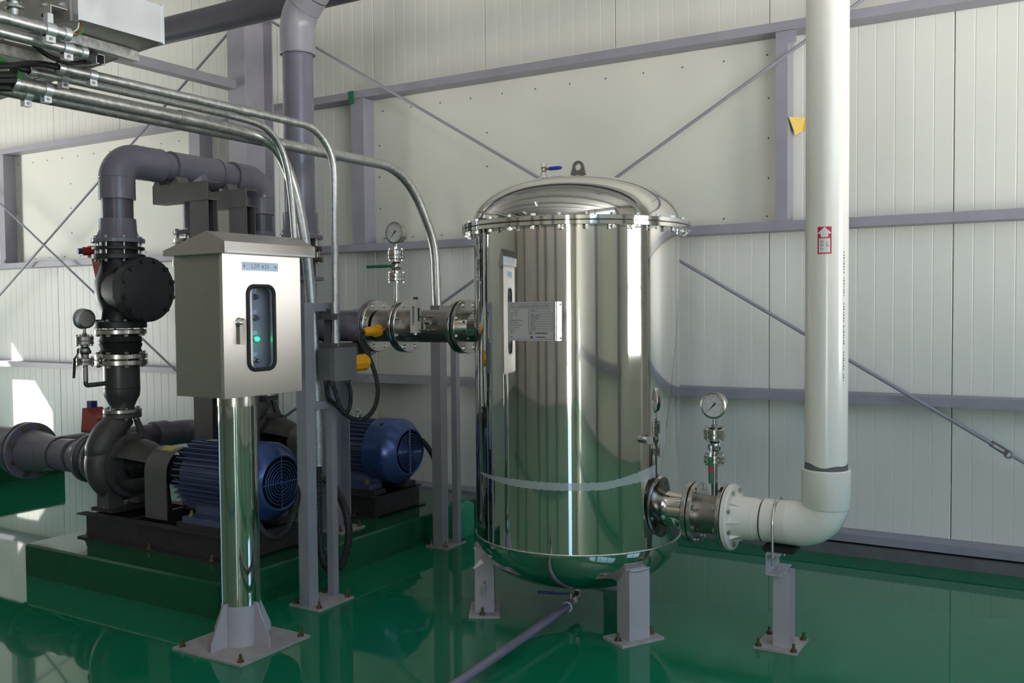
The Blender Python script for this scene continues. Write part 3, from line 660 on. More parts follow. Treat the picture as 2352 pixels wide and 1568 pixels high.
    th = rad(226); d_ = ux_ * math.cos(th) + UPZ * math.sin(th); q_ = ux_ * -math.sin(th) + UPZ * math.cos(th); cc = c + f_ * .0155
    nd = MB(); nd.add([cc - d_ * .016 + q_ * .0035, cc - d_ * .016 - q_ * .0035, cc + d_ * .043, cc - d_ * .016 + q_ * .0035 + f_ * .001, cc - d_ * .016 - q_ * .0035 + f_ * .001, cc + d_ * .043 + f_ * .001], [(0, 2, 1), (3, 4, 5), (0, 1, 4, 3), (1, 2, 5, 4), (2, 0, 3, 5)]); nd.cyl(cc - f_ * .001, cc + f_ * .0025, .004, n=10)
    B('needle', nd, 'ink', cs)
    return t
gauge('round dial gauge with dark green and red lever on the tank outlet spool', (-1.388, 4.08), (.635, .790, .826, .905, .900, .944, .985, 1.050), (0, -1, 0), ((0, -1, 0), (0.02, 0, -1)), 'greenred')
gauge('round dial gauge with bright green lever on the tank inlet spool', (-3.186, 4.08), (1.485, 1.649, 1.689, 1.770, 1.768, 1.815, 1.852, 1.911), (0, -1, 0), ((0, -1, 0), (-1, 0, 0)), 'green')
gauge('dial gauge seen from behind with black lever beside the front pump outlet', (-4.935, 3.385), (1.10, 1.186, 1.225, 1.312, 1.305, 1.352, 1.385, 1.454), (-1, .12, 0), ((-.9, -.4, 0), (-.05, -.03, -1)), 'black', 'steel_matt')

# ================================================================== inlet line to the tank
IZ = 1.402
sp = T('inlet_spool', 'matt stainless pipe spool with two bolted flanges at the tank inlet', 'pipe', (-2.95, 4.08, IZ - .143))
B('tube', MB().cyl((-2.76, 4.08, IZ), (-3.30, 4.08, IZ), .087, n=36), 'steel_matt', sp)
for x, r_ in ((-2.740, .139), (-3.125, .139)): B('gasket', flange_mb((x - .005, 4.08, IZ), X1, r_, .005), 'rubber', sp)
for x in (-2.768, -3.120, -3.150, -3.332): B('flange', flange_mb((x, 4.08, IZ), X1, .143, .022), 'steel', sp)
for x in (-2.741, -3.124, -3.340): bolts(sp, (x, 4.08, IZ), X1, .120, 8, .0115, .056, 'zinc')
# grey riser pipe and inlet pipe
RX = -3.888
rp = T('grey_riser_pipe', 'tall grey plastic riser pipe feeding the tank inlet from overhead', 'pipe', (RX, 4.08, 1.3))
B('gasket', flange_mb((-3.338, 4.08, IZ), X1, .139, .005), 'rubber', rp)
B('flange', flange_mb((-3.362, 4.08, IZ), X1, .145, .024), 'pvc_grey', rp)
B('flange_hub', MB().lathe((-3.362, 4.08, IZ), (-1, 0, 0), [(.118, 0), (.098, .04), (.096, .12), (.088, .12)], 36), 'pvc_grey', rp)
B('joint_ring', MB().torus((-3.70, 4.08, IZ), X1, .092, .006, 36), 'rubber', rp)
B('inlet_pipe', MB().tube(fillet([(-3.40, 4.08, IZ), (RX, 4.08, IZ), (RX, 4.08, 1.65)], .13, 14), .0885, 36), 'pvc_grey', rp)
for z, r_, m_, h in ((1.665, .128, 'pvc_grey', .022), (1.775, .126, 'iron', .024), (1.838, .122, 'iron', .026), (1.905, .128, 'pvc_grey', .022)):
    B('flange', flange_mb((RX, 4.08, z), UPZ, r_, h), m_, rp)
B('valve_body', MB().cyl((RX, 4.08, 1.68), (RX, 4.08, 1.92), .083, n=30), 'iron', rp)
bolts(rp, (RX, 4.08, 1.852), UPZ, .108, 8, .010, .16, 'zinc')
B('flange_socket', MB().lathe((RX, 4.08, 1.925), UPZ, [(.116, 0), (.101, .05), (.101, .135), (.0885, .137)], 36), 'pvc_grey', rp)
B('riser', MB().cyl((RX, 4.08, 1.93), (RX, 4.08, 3.02), .0885, n=40), 'pvc_grey', rp)
d45 = V((1, 0, 1)).normalized(); p1 = V((RX, 4.08, 3.19)); p2 = p1 + d45 * .34
B('elbow', MB().tube([V((RX, 4.08, 2.975)), V((RX, 4.08, 2.985))] + fillet([(RX, 4.08, 3.0), p1, p1 + d45 * .16], .20, 10), [.103, .1005] + [.101] * 12 + [.101], 40), 'pvc_light', rp)
B('elbow_lip', MB().torus((RX, 4.08, 2.977), UPZ, .0985, .0045, 40), 'pvc_light', rp)
B('joint_ring', MB().torus(p1 + d45 * .16, d45, .1000, .0025, 36), 'rubber', rp)
B('joint_ring', MB().torus(p1 + d45 * .075, d45, .1005, .0022, 36), 'pvc_grey', rp)
B('upper_elbow', MB().tube(fillet([p1 + d45 * .162, p2, p2 + V((0, 0, .3))], .2, 10), .100, 40), 'pvc_light', rp)
B('upper_riser', MB().cyl(p2 + V((0, 0, .2)), V((p2.x, p2.y, ROOM_H)), .0885, n=36), 'pvc_grey', rp)
# stand under the inlet pipe, on the plinth
t = T('pipe_stand', 'wide grey post on the plinth carrying the inlet pipe', 'pipe stand', (-3.79, 4.24, .18))
bp = B('base_plate', MB().box(-3.90, -3.66, 4.13, 4.35, .18, .19), 'plate_paint', t)
anchors(bp, [(-3.875, 4.155, .19), (-3.685, 4.155, .19), (-3.685, 4.325, .19), (-3.875, 4.325, .19)])
b = MB(); b.box(-3.86, -3.73, 4.165, 4.173, .19, 1.24); b.box(-3.86, -3.73, 4.297, 4.305, .19, 1.24); b.box(-3.80, -3.79, 4.173, 4.297, .19, 1.24); B('post', b, 'stand_paint', t)
b = MB(); b.box(-3.90, -3.42, 4.02, 4.028, 1.235, 1.305); b.box(-3.90, -3.42, 4.028, 4.14, 1.297, 1.305); b.box(-3.90, -3.42, 4.132, 4.14, 1.24, 1.297); B('beam', b, 'stand_dark', t)
B('gusset', MB().prism([(-3.86, 4.14, 1.24), (-3.86, 4.165, 1.24), (-3.86, 4.165, 1.10)], (.12, 0, 0)), 'stand_dark', t)
# flow meter on the inlet spool
t = T('flow_meter', 'small rectangular sight-tube flow meter clamped to the inlet spool', 'flow meter', (-2.95, 3.95, 1.36))
B('body', MB().box(-2.978, -2.938, 3.925, 3.965, 1.370, 1.545), 'meter', t)
B('top_plug', MB().cyl((-2.958, 3.945, 1.545), (-2.958, 3.945, 1.557), .014, n=12), 'black_grip', t)
B('bottom_plug', MB().cyl((-2.958, 3.945, 1.370), (-2.958, 3.945, 1.360), .012, n=12), 'steel', t)
b = MB(); b.box(-2.964, -2.952, 3.9235, 3.925, 1.425, 1.508); B('sight_slot', b, 'ink_grey', t)
B('float_line', MB().box(-2.9595, -2.9565, 3.9225, 3.9235, 1.43, 1.50), 'white_face', t)
B('red_mark', MB().box(-2.966, -2.952, 3.9235, 3.925, 1.413, 1.418), 'ink_red', t)
B('side_slot', MB().box(-2.938, -2.9365, 3.938, 3.95, 1.43, 1.50), 'ink', t)
b = MB(); b.cyl((-2.938, 3.95, 1.455), (-2.895, 3.955, 1.455), .007, n=10); b.cyl((-2.938, 3.95, 1.385), (-2.885, 3.955, 1.385), .007, n=10); b.cyl((-2.91, 3.955, 1.38), (-2.91, 3.955, 1.46), .008, n=10); b.hexn((-2.90, 3.955, 1.425), X1, .014, .03); b.cyl((-2.895, 3.955, 1.455), (-2.875, 3.99, 1.455), .006, n=8); b.cyl((-2.885, 3.955, 1.385), (-2.875, 4.0, 1.385), .006, n=8)
B('pipe_fittings', b, 'steel', t)
# ================================================================== control cabinet
cb = T('control_cabinet', 'stainless steel control cabinet with sloping roof on a polished pole', 'control cabinet', (-3.195, 2.935, 0))
B('base_plate', MB().box(-3.405, -2.98, 2.725, 3.145, 0, .010), 'plate_paint', cb)
anchors(cb, [(-3.375, 2.755, .01), (-3.01, 2.755, .01), (-3.01, 3.115, .01), (-3.375, 3.115, .01)])
CP = V((-3.195, 2.935, 0))
B('pole', MB().cyl(CP + V((0, 0, .19)), CP + V((0, 0, 1.13)), .0855, n=48), 'mirror', cb)
B('pole_foot', MB().cyl(CP + V((0, 0, .01)), CP + V((0, 0, .19)), .0862, n=40), 'leg_paint', cb)
B('pole_collar', MB().cyl(CP + V((0, 0, 1.075)), CP + V((0, 0, 1.13)), .087, n=40), 'steel', cb)
for a in (0, 90, 180, 270):
    d_ = V((math.cos(rad(a)), math.sin(rad(a)), 0)); q_ = V((-d_.y, d_.x, 0)) * .006
    B('gusset', MB().prism([CP + d_ * .08 + V((0, 0, .01)) - q_ * .5, CP + d_ * .175 + V((0, 0, .01)) - q_ * .5, CP + d_ * .175 + V((0, 0, .045)) - q_ * .5, CP + d_ * .098 + V((0, 0, .20)) - q_ * .5, CP + d_ * .08 + V((0, 0, .20)) - q_ * .5], q_), 'leg_paint', cb)
cx0, cx1, cy0, cy1, cz0, cz1 = -3.300, -3.012, 2.695, 3.115, 1.132, 1.745
b = MB(); b.box(cx0, cx1, cy0, cy0 + .004, cz0, cz1); b.box(cx0, cx1, cy1 - .004, cy1, cz0, cz1); b.box(cx0, cx0 + .004, cy0 + .004, cy1 - .004, cz0, cz1); b.box(cx0 + .004, cx1, cy0 + .004, cy1 - .004, cz0, cz0 + .004); b.box(cx0 + .004, cx1, cy0 + .004, cy1 - .004, cz1 - .004, cz1)
B('body', b, 'brushed_dark', cb)
B('body_trim', MB().box(cx1 - .022, cx1, cy0 - .0015, cy0 + .001, cz0, cz1 - .01), 'brushed_dark', cb)
ip = B('instrument_panel', MB().box(-3.052, -3.048, cy0 + .02, cy1 - .02, cz0 + .03, cz1 - .03), 'panel_inner', cb)
# door with a rounded window
def rrect(x0, x1, z0, z1, r, n=8):
    o = []
    for cx, cz, a0 in ((x1 - r, z1 - r, 0), (x0 + r, z1 - r, 90), (x0 + r, z0 + r, 180), (x1 - r, z0 + r, 270)):
        o += [(cx + r * math.cos(rad(a0 + 90 * k / n)), cz + r * math.sin(rad(a0 + 90 * k / n))) for k in range(n + 1)]
    return o
DX = -2.990; wy0, wy1, wz0, wz1 = 2.806, 2.970, 1.236, 1.606
inner = rrect(wy0 + .012, wy1 - .012, wz0 + .012, wz1 - .012, .030)
def dense(pts, n):
    out = []
    for i in range(len(pts)):
        a, b_ = pts[i], pts[(i + 1) % len(pts)]
        k = max(1, int(math.hypot(b_[0] - a[0], b_[1] - a[1]) / n))
        out += [(a[0] + (b_[0] - a[0]) * j / k, a[1] + (b_[1] - a[1]) * j / k) for j in range(k)]
    return out
outer = [(2.680, 1.132), (3.128, 1.132), (3.128, 1.735), (2.680, 1.735)]
inner_d = dense(inner, .012)
door = B('door', ring_plate(outer, inner_d, (DX - .018, 0, 0), (0, 1, 0), (0, 0, 1), (.018, 0, 0)), 'brushed', cb, 'brushed steel door')
# close the outline at the door corners
gk = MB(); path = [V((DX + .003, y, z)) for y, z in rrect(wy0 + .007, wy1 - .007, wz0 + .007, wz1 - .007, .036)]; path.append(path[0]); path.append(path[1])
B('window_gasket', MB().tube(path, .0085, 10, cap=False), 'rubber', door)
gp = rrect(wy0 + .010, wy1 - .010, wz0 + .010, wz1 - .010, .032)
B('window_pane', MB().prism([(DX - .008, y, z) for y, z in gp], (.003, 0, 0)), 'glass', door)
for k, z in enumerate((1.553, 1.462, 1.372, 1.278)):
    for j, y in enumerate((2.828, 2.905)):
        lm = 'lamp_green' if k == 2 else 'lamp_dark'
        B('lamp_ring', MB().disc((-3.048, y, z), X1, .013, .008, 18, .002), 'steel', ip)
        B('indicator_lamp', MB().lathe((-3.041, y, z), X1, [(.010, 0), (.0095, .012), (.006, .018), (.0001, .020)], 16), lm, ip, 'lit green indicator lamp' if k == 2 else None)
        B('lamp_tag', MB().box(-3.048, -3.0465, y - .012, y + .012, z + .018, z + .036), 'label_blue', ip)
hn = B('door_handle', MB().lathe((DX, 2.764, 1.447), X1, [(.0001, .030), (.012, .030), (.0165, .024), (.0165, .004), (.020, 0), (.0001, 0)], 20), 'zinc', door)
b = MB(); b.obox((DX + .022, 2.7655, 1.402), V((.006, 0, 0)), V((0, .0125, 0)), V((0, .0, .048))); B('handle_lever', b, 'zinc', hn)
B('handle_lever', MB().obox((DX + .014, 2.782, 1.405), V((.004, 0, 0)), V((0, .006, 0)), V((0, 0, .052))), 'steel', hn)
lb = B('door_label', MB().box(DX, DX + .0015, 2.786, 2.992, 1.664, 1.700), 'label_blue', door, 'pale blue label reading LOP #20')
B('label_lettering', text_mb('LOP #20', .027, (DX + .0018, 2.8375, 1.674), (0, .78, 0), (0, 0, 1), spacing=1.35), 'ink_grey', lb)
for y in (2.8, 2.978): B('rivet', MB().lathe((DX + .0015, y, 1.682), X1, [(.006, 0), (.005, .002), (.002, .0015), (.0001, .0012)], 12), 'zinc', lb)
for z in (1.715, 1.70): B('hinge', MB().cyl((cx0 - .006, cy0 + .005, z - .012), (cx0 - .006, cy0 + .005, z), .006, n=8), 'zinc', cb)
B('hinge', MB().box(DX - .02, DX - .004, 3.128, 3.136, 1.16, 1.71), 'steel', door)
# roof
ry0, ry1 = 2.640, 3.165
gab = [(-3.302, 1.728), (-3.302, 1.750), (-3.035, 1.822), (-2.930, 1.776), (-2.930, 1.730)]
B('roof', MB().prism([(x, ry0, z) for x, z in gab], (0, ry1 - ry0, 0)), 'roof_steel', cb, 'sloping steel roof', sharp=10)
B('roof_lip', MB().box(-2.934, -2.926, ry0 + .01, ry1 - .01, 1.732, 1.738), 'galv_bright', cb)

# ================================================================== conduit posts
def ladder_post(label, xa, xb, ya, yb, zt, rungs, plate, w1=.06, w2=.035):
    """two square tubes joined by a top bar and rungs; (xa,ya) thick tube, (xb,yb) thin tube"""
    t = T('conduit_post', label, 'post', ((xa + xb) / 2, (ya + yb) / 2, 0), 'conduit support posts')
    x0, x1, y0, y1 = plate
    bp = B('base_plate', MB().box(x0, x1, y0, y1, 0, .010), 'plate_paint', t)
    anchors(bp, [(x0 + .025, y0 + .025, .01), (x1 - .025, y0 + .025, .01), (x1 - .025, y1 - .025, .01), (x0 + .025, y1 - .025, .01)])
    B('tube_post', MB().box(xa - w1 / 2, xa + w1 / 2, ya - w1 / 2, ya + w1 / 2, .01, zt), 'stand_paint', t)
    B('thin_post', MB().box(xb - w2 / 2, xb + w2 / 2, yb - w2 / 2, yb + w2 / 2, .01, zt), 'stand_paint', t)
    for z in rungs + [zt - .022]:
        B('rung', MB().box(min(xa, xb) , min(xa, xb) + .035, ya + w1 / 2, yb - w2 / 2, z - .02, z + .02), 'stand_paint', t)
    return t
np_ = ladder_post('grey twin-tube conduit post with base plate just right of the control cabinet', -3.290, -3.300, 3.468, 3.660, 1.530, [1.012], (-3.39, -3.185, 3.43, 3.69), .066, .040)
B('strut_rail', MB().box(-3.275, -3.235, 3.60, 3.64, 1.28, 1.50), 'stand_dark', np_)
for z in (1.475, 1.325):
    B('strut_arm', join(MB().box(-3.30, -3.17, 3.575, 3.635, z - .004, z), MB().box(-3.30, -3.17, 3.575, 3.579, z - .03, z - .004)), 'stand_dark', np_)
fp = ladder_post('grey twin-tube conduit post with base plate behind the inlet spool', -3.405, -3.350, 4.775, 4.875, 1.515, [1.045], (-3.478, -3.318, 4.715, 4.93), .070, .040)

# ================================================================== galvanised conduits
UPN = -UPZ
def conduit(label, pts, R, r_, rings, ends):
    t = T('conduit', label, 'conduit', pts[-1], 'galvanised conduits')
    B('tube', MB().tube(fillet(pts, R, 14) if R else pts, r_, 18), 'galv', t)
    for p, d_ in rings: B('coupling', MB().cyl(V(p) - V(d_) * .035, V(p) + V(d_) * .035, r_ + .0035, n=20), 'galv', t)
    p, d_ = ends; B('bushing', join(MB().lathe(V(p) - V(d_) * .004, V(d_), [(r_ + .001, 0), (r_ + .004, .002), (r_ + .004, .022), (r_ + .001, .024)], 20)), 'galv_bright', t)
    # saddle clamp near the open end
    c = V(p) + V(d_) * .12; cl = MB(); cl.lathe(c, V(d_), [(r_ + .0005, 0), (r_ + .004, 0), (r_ + .004, .03), (r_ + .0005, .03)], 20)
    cl2 = B('clamp', cl, 'galv_bright', t)
    B('clamp_ear', MB().obox(c + V((.0, .015, -r_ - .012)), V((.014, 0, 0)), V((0, .015, 0)), V((0, 0, .011))), 'galv_bright', cl2)
    B('clamp_screw', MB().hexn(c + V((.014, .015, -r_ - .012)), X1, .006, .004), 'steel_matt', cl2)
    return t
YD = (0, 1, 0)
conduit('thin galvanised conduit bending down to the small grey junction box', [(-3.205, 2.12, 2.392), (-3.205, 3.61, 2.392), (-3.213, 3.61, 1.30)], .22, .0185, [((-3.205, 3.02, 2.392), YD), ((-3.213, 3.61, 1.50), UPZ), ((-3.213, 3.61, 1.345), UPZ)], ((-3.205, 2.12, 2.392), YD))
conduit('slim dull galvanised conduit bending down behind the cabinet roof', [V((-3.335, 2.09, 2.392)), V((-3.335, 2.6, 2.392))] + spline([(-3.335, 3.0, 2.392), HP(585, 281, Y=3.19), HP(620, 303, Y=3.29), HP(645, 340, Y=3.37), HP(660, 390, Y=3.42), HP(669, 450, Y=3.455), HP(675, 520, Y=3.475), HP(680, 600, Y=3.48), HP(686, 720, Y=3.48)]), 0, .0165, [], ((-3.335, 2.09, 2.392), YD))
conduit('thick galvanised conduit curving down behind the twin-tube post by the cabinet', [V((-3.40, 2.06, 2.352)), V((-3.40, 2.6, 2.352))] + spline([(-3.40, 2.95, 2.352), HP(560, 303, Y=3.21), HP(605, 318, Y=3.32), HP(640, 350, Y=3.40), HP(666, 405, Y=3.46), HP(686, 475, Y=3.51), HP(701, 560, Y=3.545), HP(711, 650, Y=3.565), HP(718, 740, Y=3.57), HP(724, 860, Y=3.57), HP(730, 1070, Y=3.565)]), 0, .0275, [((-3.40, 2.85, 2.352), YD)], ((-3.40, 2.06, 2.352), YD))
conduit('longest galvanised conduit bending down to the post behind the inlet spool', [(-3.465, 2.02, 2.338), (-3.465, 4.55, 2.338), (-3.435, 4.79, 1.90), (-3.43, 4.80, 1.50)], [.42, .5], .0285, [((-3.465, 3.90, 2.338), YD)], ((-3.465, 2.02, 2.338), YD))
# upper short conduits under the tray
def short_conduit(label, pts, r_):
    t = T('conduit', label, 'conduit', pts[0], 'galvanised conduits'); d_ = (V(pts[-1]) - V(pts[-2])).normalized()
    B('tube', MB().tube(pts, r_, 16), 'galv', t)
    B('bushing', MB().lathe(V(pts[-1]) - d_ * .018, d_, [(r_ + .001, 0), (r_ + .004, .002), (r_ + .004, .022), (r_ - .004, .024), (r_ - .004, 0)], 18), 'galv_bright', t)
    c = V(pts[-1]) - d_ * .085; cl = B('clamp', MB().lathe(c, d_, [(r_ + .0005, 0), (r_ + .005, 0), (r_ + .005, .034), (r_ + .0005, .034)], 20), 'galv_bright', t)
    B('clamp_ear', MB().obox(c + V((0, .017, -r_ - .011)), V((.012, 0, 0)), V((0, .017, 0)), V((0, 0, .011))), 'galv_bright', cl)
    B('clamp_ear', MB().obox(c + V((0, .017, r_ + .016)), V((.012, 0, 0)), V((0, .010, 0)), V((0, 0, .016))), 'galv_bright', cl)
    B('clamp_screw', MB().hexn(c + V((.012, .017, -r_ - .011)), X1, .006, .004), 'steel_matt', cl)
    return t
short_conduit('upper open-ended conduit clamped under the cable tray at the left edge', [(-2.945, 1.45, 2.438), (-2.945, 1.985, 2.438)], .0205)
short_conduit('lower open-ended conduit clamped under the cable tray at the left edge', [(-3.00, 1.45, 2.408), (-3.00, 2.085, 2.408)], .0185)

# junction box and its cables
t = T('junction_box', 'small grey metal junction box hung at the end of the thin conduit', 'junction box', (-3.21, 3.61, 1.14))
B('body', MB().box(-3.268, -3.155, 3.532, 3.690, 1.142, 1.300), 'box_paint', t)
B('cover', MB().box(-3.155, -3.150, 3.528, 3.694, 1.138, 1.304), 'box_paint', t)
for x, y in ((-3.245, 3.57), (-3.205, 3.57), (-3.185, 3.665)): B('gland', join(MB().hexn((x, y, 1.128), UPZ, .016, .014), MB().cyl((x, y, 1.115), (x, y, 1.13), .012, n=12)), 'black_grip', t)
yc = T('yellow_connector', 'crumpled yellow connector boot behind the junction box', 'connector', (-3.20, 3.75, 1.18))
B('boot', MB().lathe((-3.195, 3.688, 1.215), (.1, 1, .03), [(.0001, 0), (.038, 0), (.046, .03), (.043, .075), (.047, .105), (.036, .125), (.0001, .13)], 10), 'yellow', yc, sharp=15)
yc = T('yellow_connector', 'yellow sensor plug on the side of the inlet spool with a black hose', 'connector', (-3.22, 3.93, 1.37))
B('body', MB().tube([(-3.235, 3.855, 1.375), (-3.233, 3.875, 1.376), (-3.228, 3.93, 1.379), (-3.225, 3.955, 1.380), (-3.224, 3.972, 1.381)], [.017, .025, .027, .031, .030], 16), 'yellow', yc)
for k in range(10):
    th = 2 * PI * k / 10; B('grip_rib', MB().obox(V((-3.2255, 3.950, 1.380)) + V((math.cos(th), 0, math.sin(th))) * .030, V((math.cos(th), 0, math.sin(th))) * .003, V((-math.sin(th), 0, math.cos(th))) * .004, V((.003, .016, .001))), 'yellow', yc)
B('cable_gland', MB().cyl((-3.236, 3.835, 1.374), (-3.235, 3.86, 1.375), .014, n=12), 'steel', yc)
B('sensor_stub', MB().cyl((-3.224, 3.970, 1.381), (-3.222, 3.998, 1.383), .022, n=14), 'steel_matt', yc)
# corrugated hoses
def hose(label, pts, r_, pitch=.0075, n=10):
    c = spline(pts, 10); d = [0]
    for i in range(1, len(c)): d.append(d[-1] + (c[i] - c[i - 1]).length)
    m = int(d[-1] / pitch * 2); out = []; rs = []; j = 0
    for k in range(m + 1):
        s_ = d[-1] * k / m
        while j < len(d) - 2 and d[j + 1] < s_: j += 1
        t_ = (s_ - d[j]) / max(1e-9, d[j + 1] - d[j]); out.append(c[j].lerp(c[j + 1], min(1, t_))); rs.append(r_ if k % 2 else r_ * .88)
    return solo('flexible_hose', MB().tube(out, rs, n), 'rubber_hose', label, 'hose', 'black corrugated hoses')
hose('black hose looping from the junction box up to the yellow sensor plug', [(-3.245, 3.57, 1.125), (-3.243, 3.58, 1.05), HP(772, 930, Y=3.64), HP(800, 956, Y=3.70), HP(832, 963, Y=3.74), HP(858, 940, Y=3.77), HP(868, 900, Y=3.80), HP(862, 860, Y=3.82), HP(848, 820, Y=3.83), HP(832, 785, Y=3.83), HP(832, 762, Y=3.825), (-3.236, 3.838, 1.374)], .0125)
hose('short black U-shaped hose hanging under the junction box', [(-3.205, 3.57, 1.125), HP(772, 905, Y=3.59), HP(782, 935, Y=3.62), HP(795, 948, Y=3.645), HP(804, 930, Y=3.66), HP(805, 900, Y=3.665), (-3.185, 3.665, 1.125)], .0115)
hose('thick black hose looping down from the thick conduit to the rear motor', [HP(730, 1060, Y=3.565), HP(731, 1130, Y=3.57), HP(731, 1200, Y=3.58), HP(738, 1270, Y=3.62), HP(757, 1308, Y=3.68), HP(785, 1295, Y=3.74), HP(800, 1240, Y=3.80), HP(797, 1185, Y=3.86), HP(775, 1130, Y=3.98), HP(745, 1098, Y=4.2), HP(722, 1085, Y=4.45)], .0215, .010)
hose('black hose hanging in a loop in front of the near motor fan cover', [HP(690, 1040, Y=3.50), HP(688, 1110, Y=3.45), HP(677, 1175, Y=3.40), HP(655, 1222, Y=3.375), HP(630, 1236, Y=3.36), HP(606, 1220, Y=3.36), HP(588, 1190, Y=3.37), HP(575, 1150, Y=3.40)], .0145)
hose('black hose running from the rear motor down to the floor behind the far post', [HP(968, 1010, Y=4.86), HP(985, 1030, Y=4.92), HP(1000, 1060, Y=4.98), HP(1010, 1100, Y=5.0), HP(1020, 1140, Y=5.0), HP(1026, 1200, Y=4.99)], .018, .010)

# ================================================================== cable tray
t = T('cable_tray', 'galvanised steel cable tray with closed end hung at the upper left', 'cable tray', (-3.5, 2.2, 2.5))
Zt = 2.50; TH = .135; tp = [(-2.937, 2.034), (-2.937, 2.367), (-3.50, 2.450), (-4.6, 2.62), (-4.6, 2.018), (-3.14, 2.024)]
tp = [(-2.937, 2.030), (-2.937, 2.367), (-3.52, 2.452), (-4.05, 2.538), (-5.2, 2.70), (-5.2, 2.02)]
for xa, xb in ((-2.94, -3.10), (-3.115, -3.38), (-3.395, -3.70), (-3.715, -4.05), (-4.065, -4.5), (-4.515, -5.2)):
    ya = 2.026; yb = lambda x: 2.367 + (-2.937 - x) * .146
    B('bottom_sheet', MB().prism([(xa, ya, Zt), (xa, yb(xa), Zt), (xb, yb(xb), Zt), (xb, ya, Zt)], (0, 0, .002)), 'galv_dull', t)
B('side_rail', MB().box(-5.2, -2.937, 2.020, 2.024, Zt - .002, Zt + TH), 'galv_dull', t)
B('side_rail', MB().prism([(-2.937, 2.367, Zt - .004), (-5.2, 2.697, Zt - .004), (-5.2, 2.701, Zt - .004), (-2.937, 2.371, Zt - .004)], (0, 0, TH)), 'galv_dull', t)
B('end_plate', MB().box(-2.937, -2.933, 2.026, 2.369, Zt - .002, Zt + TH), 'galv_bright', t, 'bright closed end plate')
B('end_flange', join(MB().box(-2.955, -2.930, 2.362, 2.372, Zt - .006, Zt + TH + .004), MB().box(-2.955, -2.931, 2.018, 2.028, Zt - .004, Zt + TH)), 'galv_bright', t)
B('splice_plate', MB().box(-3.20, -2.97, 2.014, 2.020, Zt - .002, Zt + TH), 'galv_dull', t)
for x in (-3.0, -3.02): 
    pass
for x, z in ((-3.005, .055), (-3.10, .07), (-3.06, .105)):
    B('bolt', join(MB().hexn((x, 2.014, Zt + z), (0, -1, 0), .010, .008), MB().cyl((x, 2.006, Zt + z), (x, 1.996, Zt + z), .005, n=8)), 'galv_bright', t)
# strut channels under the tray
def strut(label, a, b_, w_=.0165, h=.017):
    a, b_ = V(a), V(b_); d_ = (b_ - a).normalized(); s_ = d_.cross(UPZ).normalized()
    m = MB(); L = (b_ - a).length / 2; c = (a + b_) / 2
    m.obox(c + V((0, 0, h)), d_ * L, s_ * w_, V((0, 0, .0015))); m.obox(c + s_ * w_, d_ * L, s_ * .0015, V((0, 0, h))); m.obox(c - s_ * w_, d_ * L, s_ * .0015, V((0, 0, h)))
    m.obox(c + s_ * (w_ - .006) - V((0, 0, h)), d_ * L, s_ * .006, V((0, 0, .0015))); m.obox(c - s_ * (w_ - .006) - V((0, 0, h)), d_ * L, s_ * .006, V((0, 0, .0015)))
    return solo('strut_channel', m, 'galv', label, 'strut channel', 'strut channels under the tray')
strut('bright strut channel crossing under the tray near its closed end', (-3.09, 2.0, 2.476), (-3.115, 2.385, 2.476))
strut('bright strut channel crossing under the tray nearer the left edge', (-3.44, 1.98, 2.476), (-3.46, 2.40, 2.476))
strut('long strut channel carrying the four conduit clamps', (-3.12, 2.235, 2.436), (-3.72, 2.235, 2.436))
# bracket with angled strap at the left top
t = T('tray_hanger', 'folded steel tray hanger bracket with clamp at the upper left edge', 'bracket', (-3.03, 1.99, 2.47))
b = MB(); b.box(-3.075, -2.975, 1.945, 1.949, 2.47, 2.535); b.box(-3.075, -2.975, 1.949, 2.008, 2.531, 2.535); b.box(-3.075, -3.071, 1.949, 2.008, 2.47, 2.531); B('angle', b, 'galv_dull', t)
B('bolt_hole', MB().cyl((-3.02, 1.9445, 2.505), (-3.02, 1.9452, 2.505), .007, n=12), 'dark', t)
b = MB(); b.cyl((-3.06, 1.87, 2.46), (-3.06, 1.87, 2.62), .016, n=14); b.torus((-3.06, 1.87, 2.52), UPZ, .024, .007, 20); b.torus((-3.06, 1.87, 2.545), UPZ, .024, .007, 20); B('drop_pipe', b, 'galv', t)
# loose cables
def cable(label, pts, r_, m): return solo('cable', MB().tube(spline(pts, 8), r_, 8), m, label, 'cable', 'loose cables at the tray')
cable('black cable sagging from the tray to the lower conduit bundle', [HP(0, 78, X=-3.0) , HP(62, 82, X=-3.02), HP(80, 105, X=-3.05), HP(115, 130, X=-3.1), HP(165, 145, X=-3.15), HP(200, 138, X=-3.2), HP(205, 125, X=-3.22), HP(185, 120, X=-3.22)], .0085, 'rubber_hose')
cable('black cable leaving the lower short conduit', [(-3.00, 2.08, 2.408), HP(190, 112, X=-3.02), HP(210, 118, X=-3.05), HP(219, 123, X=-3.1)], .0085, 'rubber_hose')
cable('green earth cable curling beside the lower short conduit', [HP(50, 92, X=-3.05), HP(105, 97, X=-3.04), HP(140, 105, X=-3.04), HP(165, 114, X=-3.06), HP(168, 124, X=-3.08), HP(155, 130, X=-3.1)], .0075, 'cable_green')
cable('thin green wire looping from the upper short conduit', [(-2.945, 1.98, 2.434), HP(165, 84, X=-2.96), HP(185, 77, X=-2.97), HP(190, 65, X=-2.97), HP(180, 58, X=-2.98)], .0026, 'cable_green')
cable('thin red wire looping from the upper short conduit', [(-2.945, 1.98, 2.440), HP(165, 80, X=-2.95), HP(182, 76, X=-2.96), HP(188, 60, X=-2.96), HP(184, 48, X=-2.965)], .0026, 'cable_red')
cable('thin white wire looping from the upper short conduit', [(-2.945, 1.98, 2.446), HP(165, 74, X=-2.95), HP(178, 66, X=-2.955), HP(181, 52, X=-2.96)], .0026, 'cable_white')
